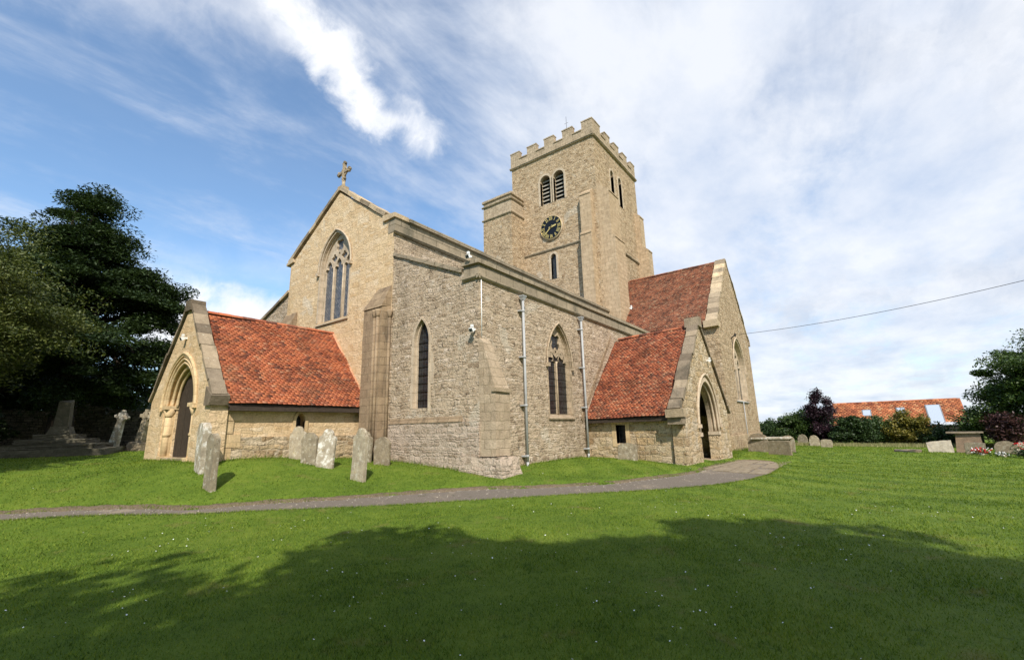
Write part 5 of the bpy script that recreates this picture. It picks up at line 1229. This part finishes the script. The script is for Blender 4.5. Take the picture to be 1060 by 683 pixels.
def leaning_cross():
    x, y = 7.25, 33.0; t = thing('leaning_cross', (x, y, g(x, y)), 'pale slender stone cross with a rounded head leaning to the right before the wall', 'stone cross')
    T = Matrix.Rotation(R(-55), 4, 'Z') @ Matrix.Rotation(R(9), 4, 'Y')
    bm = bmesh.new(); add_hexa(bm, [T @ Vector(q) for q in ((-.26, -.13, -.3), (.26, -.13, -.3), (.26, .13, -.3), (-.26, .13, -.3), (-.15, -.1, 1.65), (.15, -.1, 1.65), (.15, .1, 1.65), (-.15, .1, 1.65))])
    o = obj('shaft', bm, M['hs_white']); o.parent = t
    bm = bmesh.new(); c = T @ Vector((0, 0, 1.78)); a = T @ Vector((0, -.1, 1.78)); b = T @ Vector((0, .1, 1.78)); add_tube(bm, [a, b], .26, 12)
    for q in ((-.32, 0), (.32, 0), (0, .3)): add_tube(bm, [T @ Vector((q[0], -.085, 1.78 + q[1])), T @ Vector((q[0], .085, 1.78 + q[1]))], .09, 8)
    o = obj('head', bm, M['hs_white']); o.parent = t
leaning_cross()
def boundary_wall():
    t = thing('boundary_wall', (5, 44, 1.1), 'long old rubble boundary wall with an uneven top in shade beneath the yew', 'wall')
    bm = bmesh.new(); pts = [(-26, 31), (-12, 37), (-2, 40.5), (7, 41.5), (12, 39.5), (24, 37)]
    for a, b in zip(pts[:-1], pts[1:]):
        a, b = np.array(a, float), np.array(b, float); n = max(2, int(np.linalg.norm(b - a) / .5)); d = (b - a) / np.linalg.norm(b - a); nn = np.array([-d[1], d[0]]) * .25
        for i in range(n):
            p, q = a + (b - a) * i / n, a + (b - a) * (i + 1) / n; h0 = 2.35 + .22 * math.sin(p[0] * 1.1) + random.uniform(-.12, .12); zb = .3
            h0 += 1.1
            add_hexa(bm, [(*(p - nn), zb), (*(q - nn), zb), (*(q + nn), zb), (*(p + nn), zb), (*(p - nn), h0 + .3), (*(q - nn), h0 + .3 + random.uniform(-.06, .06)), (*(q + nn), h0 + .3), (*(p + nn), h0 + .3)])
    o = obj('wall_stones', bm, M['rub_wall'], t)
boundary_wall()

# ------------------------------------------------------------------ trees
def leaf_quads(c, size, up=.4, asp=.55):
    n = len(c); nr = rng.normal(0, 1, (n, 3)); nr[:, 2] = np.abs(nr[:, 2]) + up; nr /= np.linalg.norm(nr, axis=1)[:, None]
    t = np.cross(nr, rng.normal(0, 1, (n, 3))); t /= np.linalg.norm(t, axis=1)[:, None] + 1e-9; b = np.cross(nr, t)
    s = size * (.6 + .8 * rng.random(n))[:, None]; t = t * s; b = b * s * asp
    return np.stack([c - t, c + b * .9, c + t, c - b * .9], 1)
def limb(bm, a, b, r0_, r1_, wig=.12, seg=6):
    a, b = np.array(a, float), np.array(b, float); n = 6; L = np.linalg.norm(b - a); pts = []
    w1, w2 = rng.normal(0, wig * L, 3), rng.normal(0, wig * L * .4, 3)
    for i in range(n + 1):
        t = i / n; pts.append(a + (b - a) * t + w1 * math.sin(math.pi * t) * .5 + w2 * math.sin(2 * math.pi * t) * .5)
    add_tube(bm, pts, [r0_ + (r1_ - r0_) * (i / n) for i in range(n + 1)], seg)
    return pts
def tree(name, x, y, label, h, lobes, mat, n_leaf, leaf=.12, clumps=130, cr=.55, flat=.6, trunk_r=.35, trunk_h=.4, limbs=26, group=None, cat='tree', bark='bark', up=.4, asp=.55, droop=0., z=None, surf=.35):
    """lobes: (dx, dy, z, rx, ry, rz) ellipsoids; leaves gather in clumps mostly near their surfaces"""
    global rng
    rng = np.random.default_rng(int(abs(x * 131 + y * 977 + h * 53)) + 5)
    z = g(x, y) if z is None else z
    t = thing(name, (x, y, z), label, cat, group)
    vol = np.array([l[3] * l[4] * l[5] for l in lobes]) ** .7; vol /= vol.sum()
    k = rng.choice(len(lobes), clumps, p=vol); L = np.array(lobes)[k]
    d = rng.normal(0, 1, (clumps, 3)); d /= np.linalg.norm(d, axis=1)[:, None]
    rad = (surf + (1 - surf) * rng.random(clumps)) ** .5 * (.88 + .24 * rng.random(clumps))
    C = L[:, :3] + d * rad[:, None] * L[:, 3:6]
    C[:, 2] = np.maximum(C[:, 2], min(l[2] - l[5] for l in lobes) + .1)
    per = rng.multinomial(n_leaf, rng.dirichlet(np.full(clumps, 3.)))
    idx = np.repeat(np.arange(clumps), per); m = len(idx)
    sz = cr * (.55 + .9 * rng.random(clumps))
    u = rng.normal(0, 1, (m, 3)); u /= np.linalg.norm(u, axis=1)[:, None]; rr3 = rng.random(m)[:, None] ** .45
    off = u * rr3 * sz[idx][:, None] * np.array([1.25, 1.25, flat])
    out = d[idx]; off += out * (off * out).sum(1)[:, None] * .5
    if droop: off[:, 2] -= droop * (off[:, 0] ** 2 + off[:, 1] ** 2)
    bm = bmesh.new()
    top = np.array([0, 0, h * trunk_h]); add_tube(bm, [(0, 0, -.3), (0, 0, .1), (.03 * h * .2, 0, h * trunk_h * .5), tuple(top)], [trunk_r * 1.35, trunk_r * 1.05, trunk_r * .85, trunk_r * .7], 10)
    for c in C[rng.choice(clumps, min(limbs, clumps), replace=False)]:
        s = np.array([0, 0, h * trunk_h * (.45 + .55 * rng.random())]); limb(bm, s, c, trunk_r * .32, trunk_r * .05)
    obj('trunk', bm, M[bark]).parent = t
    o = np_mesh('crown', leaf_quads(C[idx] + off, leaf, up, asp), 4, M[mat]); o.parent = t
    return t
# yew: layered dark sprays reaching out to the right
Y0 = 37.2
tree('yew_tree', 5.6, Y0, 'huge dark yew with tiered drooping branches rising behind the west porch', 17,
     [(-.2, 0, 14.2, 1.3, 1.3, 2.3), (-.2, 0, 13.2, 2.2, 2.2, 2.4), (-.6, 0, 11.4, 3.0, 3.0, 2.2), (.6, -.6, 9.6, 3.9, 3.9, 1.7), (-2.6, 1, 9.6, 4.2, 4.2, 1.9), (2.6, -2.0, 8.6, 3.3, 3.3, 1.3), (3.3, -2.4, 9.3, 2.0, 2.0, .9), (1.2, -1.2, 6.4, 4.6, 4.6, 1.9), (-4.5, 2, 7.0, 5.0, 5.0, 3.2), (0, -1.6, 4.4, 4.8, 4.4, 1.7), (-7.5, 5, 6.0, 5, 5, 4.0)],
     'yew', 420000, .105, 420, .95, .42, .6, .55, 70, up=.9, asp=.4, droop=.16, surf=.25)
tree('broadleaf_tree', -1.6, 28.6, 'olive green broadleaf tree at the left edge in front of the yew', 12,
     [(0, 0, 6.4, 4.4, 4.4, 3.6), (2.7, -1.6, 5.4, 2.9, 2.9, 2.6), (1.4, -.4, 8.3, 2.3, 2.3, 1.9), (-3, -1, 6, 4, 4, 3.6), (1.0, -1, 4.4, 3.4, 3.0, 1.8)],
     'leaf_l', 300000, .066, 360, .85, .6, .4, .4, 36, asp=.42, droop=.08, surf=.2)
tree('dark_shrub', -2.5, 36, 'dense dark evergreen shrub under the trees at the left edge', 4,
     [(0, 0, 1.8, 3.2, 2.6, 2.2), (3.5, 1.5, 1.6, 2.6, 2.2, 1.7), (-5, -1, 2, 4, 3, 2.4)], 'yew', 26000, .12, 110, .6, .7, .12, .5, 10, cat='shrub')
tree('broadleaf_tree', -5.2, 19.4, 'broadleaf tree just outside the left edge shading the old churchyard cross', 11,
     [(0, 0, 7.2, 4.2, 4.2, 3.4), (1.0, 1.2, 9.2, 2.8, 2.8, 1.8), (-2, 1, 6, 3.4, 3.4, 3), (-1, 4.5, 7.0, 4.0, 4.0, 3.5)], 'leaf_m', 36000, .2, 200, .9, .6, .35, .4, 24)
tree('dark_tree', 1.5, 47, 'dark tree behind the boundary wall filling the gap under the yew', 8,
     [(0, 0, 4.2, 6, 4, 3.0), (-7, 0, 4.2, 6, 4, 3.2), (6, -2, 3.4, 3.5, 3, 2.2)], 'yew', 40000, .22, 160, 1.1, .7, .25, .4, 16)
# trees behind the photographer that shade the foreground lawn
def shade_tree(x, y, h, lobes, n=15000):
    tree('lime_tree', x, y, SHADE.pop(0), h, lobes, 'leaf_d', int(n * 1.6), .24, 150, 1.1, .6, .4, .45, 24, group='trees standing behind the viewer')
SHADE = ['tall spreading lime tree behind the viewer shading the middle of the lawn', 'broad lime tree behind the viewer to the left shading the lawn corner', 'lime tree behind the viewer to the right shading the near lawn']
shade_tree(-5.6, -6.8, 15, [(0, 0, 9.4, 4.4, 4.4, 3.7), (.6, -.8, 12.3, 1.9, 1.9, 1.7), (2.5, -2.5, 12.6, 1.7, 1.7, 2.1), (-2.4, 2.6, 9.6, 2.2, 2.2, 2.6), (3.0, -4.6, 9.2, 3.2, 3.2, 3.0), (2, 1, 6.2, 3.4, 3.4, 2.8)], 34000)
shade_tree(-11.5, -2.2, 14, [(0, 0, 8.6, 4.6, 4.6, 3.8), (1.5, -1.5, 11.4, 2.2, 2.2, 1.6), (3.2, -.5, 6.6, 3.2, 3.2, 2.8)], 18000)
shade_tree(-2.4, -12.2, 12, [(0, 0, 5.8, 4.2, 4.2, 3.0), (-1.8, 1.2, 8.8, 2.2, 2.2, 1.5), (3.5, -3.2, 4.4, 3.2, 3.2, 2.4), (-2, 3, 6, 3, 3, 3)], 18000)

# hedge and trees to the right, in front of the barn
HG = 'shrubs and small trees in the far hedge'
def bush(x, y, h, lobes, mat, label, n=14000, leaf=.085, cl=90, cr=.42, cat='shrub', name='hedge_shrub', **k):
    return tree(name, x, y, label, h, lobes, mat, n, leaf, cl, cr, .8, .09, .5, 12, group=HG, cat=cat, **k)
bush(52.5, 6.6, 3, [(0, 0, 1.0, 1.4, 1.6, 1.25), (1, 1.6, .9, 1.3, 1.4, 1.1)], 'leaf_d', 'low dark green shrub right beside the transept wall corner')
bush(53.0, 4.3, 3.6, [(0, 0, 1.3, 1.3, 1.4, 1.4), (0, .3, 2.35, .8, .9, .6), (0, 1.2, 1.9, .6, .6, .5)], 'leaf_m', 'bright mid-green shrub left of the purple tree')
bush(53.4, 3.1, 3.3, [(0, 0, 1.2, 1.1, .9, 1.4)], 'leaf_d', 'dark green shrub touching the purple tree on its left')
tree('purple_plum_tree', 52.2, 2.25, 'small upright dark purple tree before the tiled barn', 5.2, [(0, 0, 2.0, .95, 1.0, 1.9), (0, .3, 4.2, .4, .35, .8), (0, -.65, 3.5, .4, .4, .6), (0, .8, 3.1, .4, .4, .6)], 'leaf_p', 13000, .085, 100, .32, .9, .1, .5, 14, group=HG)
bush(50.8, .1, 3.2, [(0, 0, 1.1, 1.4, 1.45, 1.25), (0, .3, 1.9, .7, .8, .55)], 'leaf_d', 'rounded deep green bush right of the purple tree', 18000)
bush(52.5, -2.2, 3.3, [(0, 0, .9, 1.3, 1.4, 1.1), (0, .5, 1.8, .6, .6, .5), (0, -.7, 1.5, .5, .5, .4)], 'leaf_m', 'green bush under the left skylights of the barn', 16000)
bush(51.6, -3.9, 3.4, [(0, 0, 1.0, 1.3, 1.3, 1.2), (0, .4, 2.1, .5, .6, .6), (0, -.6, 1.7, .4, .5, .5)], 'leaf_y', 'golden green bush in front of the barn roof', 18000)
bush(51.0, -5.5, 2.2, [(0, 0, .6, 1.1, 1.2, .8)], 'leaf_d', 'low dark bush between the golden bush and the brick tomb', 12000)
bush(47.5, -7.4, 3.0, [(0, 0, 1.7, .8, 1.1, 1.0)], 'leaf_m', 'small green shrub rising behind the brick tomb', 7000)
bush(45.5, -8.2, 3.2, [(0, 0, 1.4, .6, .55, 1.0)], 'leaf_r', 'maroon shrub at the foot of the big right tree', 9000)
bush(33.4, -6.75, .6, [(0, 0, .28, .33, .4, .28)], 'leaf_d', 'tiny round clipped bush at the right edge among the graves', 2500, .03, 30, .12)
tree('broadleaf_tree', 47.5, -12.0, 'big dense dark green tree at the right edge beyond the graves', 9,
     [(0, 0, 4.6, 3.6, 3.7, 3.2), (.5, 2.3, 2.6, 2.0, 2.2, 2.2), (-.5, 0, 6.3, 2.4, 2.5, 1.6), (1, -4.5, 4.2, 3.6, 3.6, 3.2), (0, 2.1, 4.8, 1.9, 1.9, 1.9)], 'leaf_m', 150000, .09, 420, .62, .7, .3, .4, 34, surf=.25)
bush(46.8, -12.6, 2.6, [(0, 3.0, 1.5, 1.2, 1.3, 1.6), (0, 0, 1.1, 1.4, 2.4, 1.2), (0, -4, 1.2, 1.4, 2.6, 1.3)], 'yew', 'dark hedge bush beneath the big right tree', 14000)
for i, (x, y, r, h) in enumerate(((80, 18, 4.5, 5), (98, 26, 6, 6), (115, 6, 6, 5), (104, -34, 6, 6), (90, -46, 6, 6), (44, 62, 6, 11), (22, 70, 6, 12), (-20, 62, 7, 13))):
    tree('distant_tree', x, y, 'tree far off beyond the churchyard, ' + ['nearest behind the transept', 'in the field behind the chancel', 'behind the barn', 'right of the barn', 'at the far right', 'beyond the north aisle', 'behind the nave', 'far behind the yew'][i], h, [(0, 0, h * .55, r * .8, r * .8, h * .38), (r * .3, 0, h * .45, r * .7, r * .7, h * .3)], 'leaf_d', 7000, .3, 70, 1.1, .7, .3, .4, 10, group='distant trees')
# rough unmown grass along the hedge foot
q = np.c_[rng.normal(49.2, .9, 9000), rng.uniform(-9, 8, 9000)]; z = gz(q); h = .25 * (.4 + rng.random(9000)); la = rng.random(9000) * 6.28
T = np.stack([np.c_[q[:, 0], q[:, 1] - .02, z - .02], np.c_[q[:, 0], q[:, 1] + .02, z - .02], np.c_[q[:, 0] + np.cos(la) * h * .4, q[:, 1] + np.sin(la) * h * .4, z + h]], 1)
m_dry, t_, b_ = new_mat('dry_grass'); t_.l.new(t_.ramp(t_.new('ShaderNodeNewGeometry').outputs['Random Per Island'], [(0, (.10, .12, .03)), (1, (.30, .26, .12))]), b_.inputs['Base Color'])
tag(np_mesh('rough_grass', T, 3, m_dry), 'pale unmown grass along the foot of the far hedge', kind='stuff', cat='grass')

# ------------------------------------------------------------------ barn with skylights
def barn():
    A = Vector((70.9, 1.8, 0)); B = Vector((70.4, -9.95, 0)); U = (B - A).normalized(); L = (B - A).length
    Nf = Vector((U.y, -U.x, 0));  Nf = Nf if Nf.dot(Vector((-1, 0, 0))) > 0 else -Nf       # towards the viewer
    t = thing('tiled_barn', (74, -4, -.6), 'long low barn with an orange tiled roof and skylights behind the hedge', 'barn')
    RZ, EZ, wd = 3.75, .75, 3.7
    e0 = A + Nf * wd; n = -Nf * wd + Vector((0, 0, RZ - EZ)); sl2 = n.length; n.normalize()
    tile_roof('roof', (e0.x, e0.y, EZ), U, L, n, sl2, M['tile_barn'], .34, .26, 1.5, parent=t)
    e1 = B - Nf * wd; n2 = Nf * wd + Vector((0, 0, RZ - EZ)); n2.normalize(); tile_roof('roof', (e1.x, e1.y, EZ), -U, L, n2, sl2, M['tile_barn'], .34, .26, 1.5, parent=t)
    bm = bmesh.new()
    for s in (1, -1):
        v = [bm.verts.new((q.x, q.y, z)) for q, z in ((A + Nf * wd * s, EZ - .03), (B + Nf * wd * s, EZ - .03), (B, RZ - .05), (A, RZ - .05))]; bm.faces.new(v)
    for E_ in (A, B):
        i_ = U * (.15 if E_ is A else -.15); a, b = E_ + Nf * (wd - .2) + i_, E_ - Nf * (wd - .2) + i_; c = E_ + i_
        bm.faces.new([bm.verts.new(q) for q in ((a.x, a.y, -1), (b.x, b.y, -1), (b.x, b.y, EZ), (c.x, c.y, RZ - .1), (a.x, a.y, EZ))])
    for s in (1, -1):
        a, b = A + Nf * (wd - .2) * s, B + Nf * (wd - .2) * s; bm.faces.new([bm.verts.new(q) for q in ((a.x, a.y, -1), (b.x, b.y, -1), (b.x, b.y, EZ), (a.x, a.y, EZ))])
    obj('barn_wall', bm, M['rub_wall'], t)
    bm = bmesh.new(); ridge_tiles(bm, (A.x, A.y, RZ), (B.x, B.y, RZ), .16, .5); obj('ridge_tiles', bm, M['tile_barn'], t)
    sg = mat_plain('pale_skylight_glass', (.38, .43, .5), .12, 0, .03, spec=.6)
    S3 = Vector((n.x, n.y, n.z)); NN = U.cross(S3); NN = NN if NN.z > 0 else -NN
    def skyl(u0, u1, s0, s1):
        O = Vector((e0.x, e0.y, EZ)); f = lambda u, s, k: O + U * u + S3 * s + NN * k
        bm = bmesh.new(); add_hexa(bm, [f(u0 - .1, s0 - .1, .0), f(u1 + .1, s0 - .1, .0), f(u1 + .1, s1 + .1, .0), f(u0 - .1, s1 + .1, .0), f(u0 - .1, s0 - .1, .12), f(u1 + .1, s0 - .1, .12), f(u1 + .1, s1 + .1, .12), f(u0 - .1, s1 + .1, .12)])
        sk = obj('skylight', bm, M['lead'], t)
        bm = bmesh.new(); add_hexa(bm, [f(u0, s0, .12), f(u1, s0, .12), f(u1, s1, .12), f(u0, s1, .12), f(u0, s0, .14), f(u1, s0, .14), f(u1, s1, .14), f(u0, s1, .14)]); obj('glass', bm, sg, sk)
    skyl(L - 3.0, L - 1.9, .35, 3.7); skyl(3.0, 3.7, 2.2, 3.2); skyl(6.2, 6.8, 2.3, 3.4)
barn()
def lean_to():
    t = thing('shed', (67.5, -8.6, -.6), 'small dark shed with a pale sheet roof at the barn end', 'shed')
    bm = bmesh.new(); add_box(bm, 66.4, 68.6, -9.6, -7.6, -.8, 1.05); obj('shed_wall', bm, M['dark'], t)
    bm = bmesh.new(); add_hexa(bm, [(66.2, -9.8, 1.0), (68.8, -9.8, 1.5), (68.8, -7.4, 1.5), (66.2, -7.4, 1.0), (66.2, -9.8, 1.07), (68.8, -9.8, 1.57), (68.8, -7.4, 1.57), (66.2, -7.4, 1.07)]); obj('shed_roof', bm, mat_plain('pale_sheet', (.5, .53, .57), .5), t)
lean_to()
# overhead cable and the pole it runs to (outside the frame)
def cable():
    a = np.array([35.2, 5.88, 7.95]); b = np.array([30.9, -8.6, 8.15]); bm = bmesh.new(); pts = []
    for i in range(41):
        t = i / 40; p = a + (b - a) * t; p[2] -= .9 * 4 * t * (1 - t) * .35; pts.append(tuple(p))
    add_tube(bm, pts, .014, 5); o = obj('overhead_cable', bm, M['iron']); tag(o, 'thin black overhead cable running from the transept gable off to the right', 'cable')
    t = thing('utility_pole', (30.9, -8.6, g(30.9, -8.6)), 'brown wooden utility pole carrying the overhead cable', 'pole'); bm = bmesh.new()
    add_tube(bm, [(30.9, -8.6, -.6), (30.9, -8.6, 8.6)], [.15, .11], 10); obj('post', bm, M['dark'], t); bm = bmesh.new(); add_box(bm, 30.85, 30.95, -9.2, -8.0, 8.2, 8.32); obj('crossarm', bm, M['dark'], t)
cable()
edge_tufts()
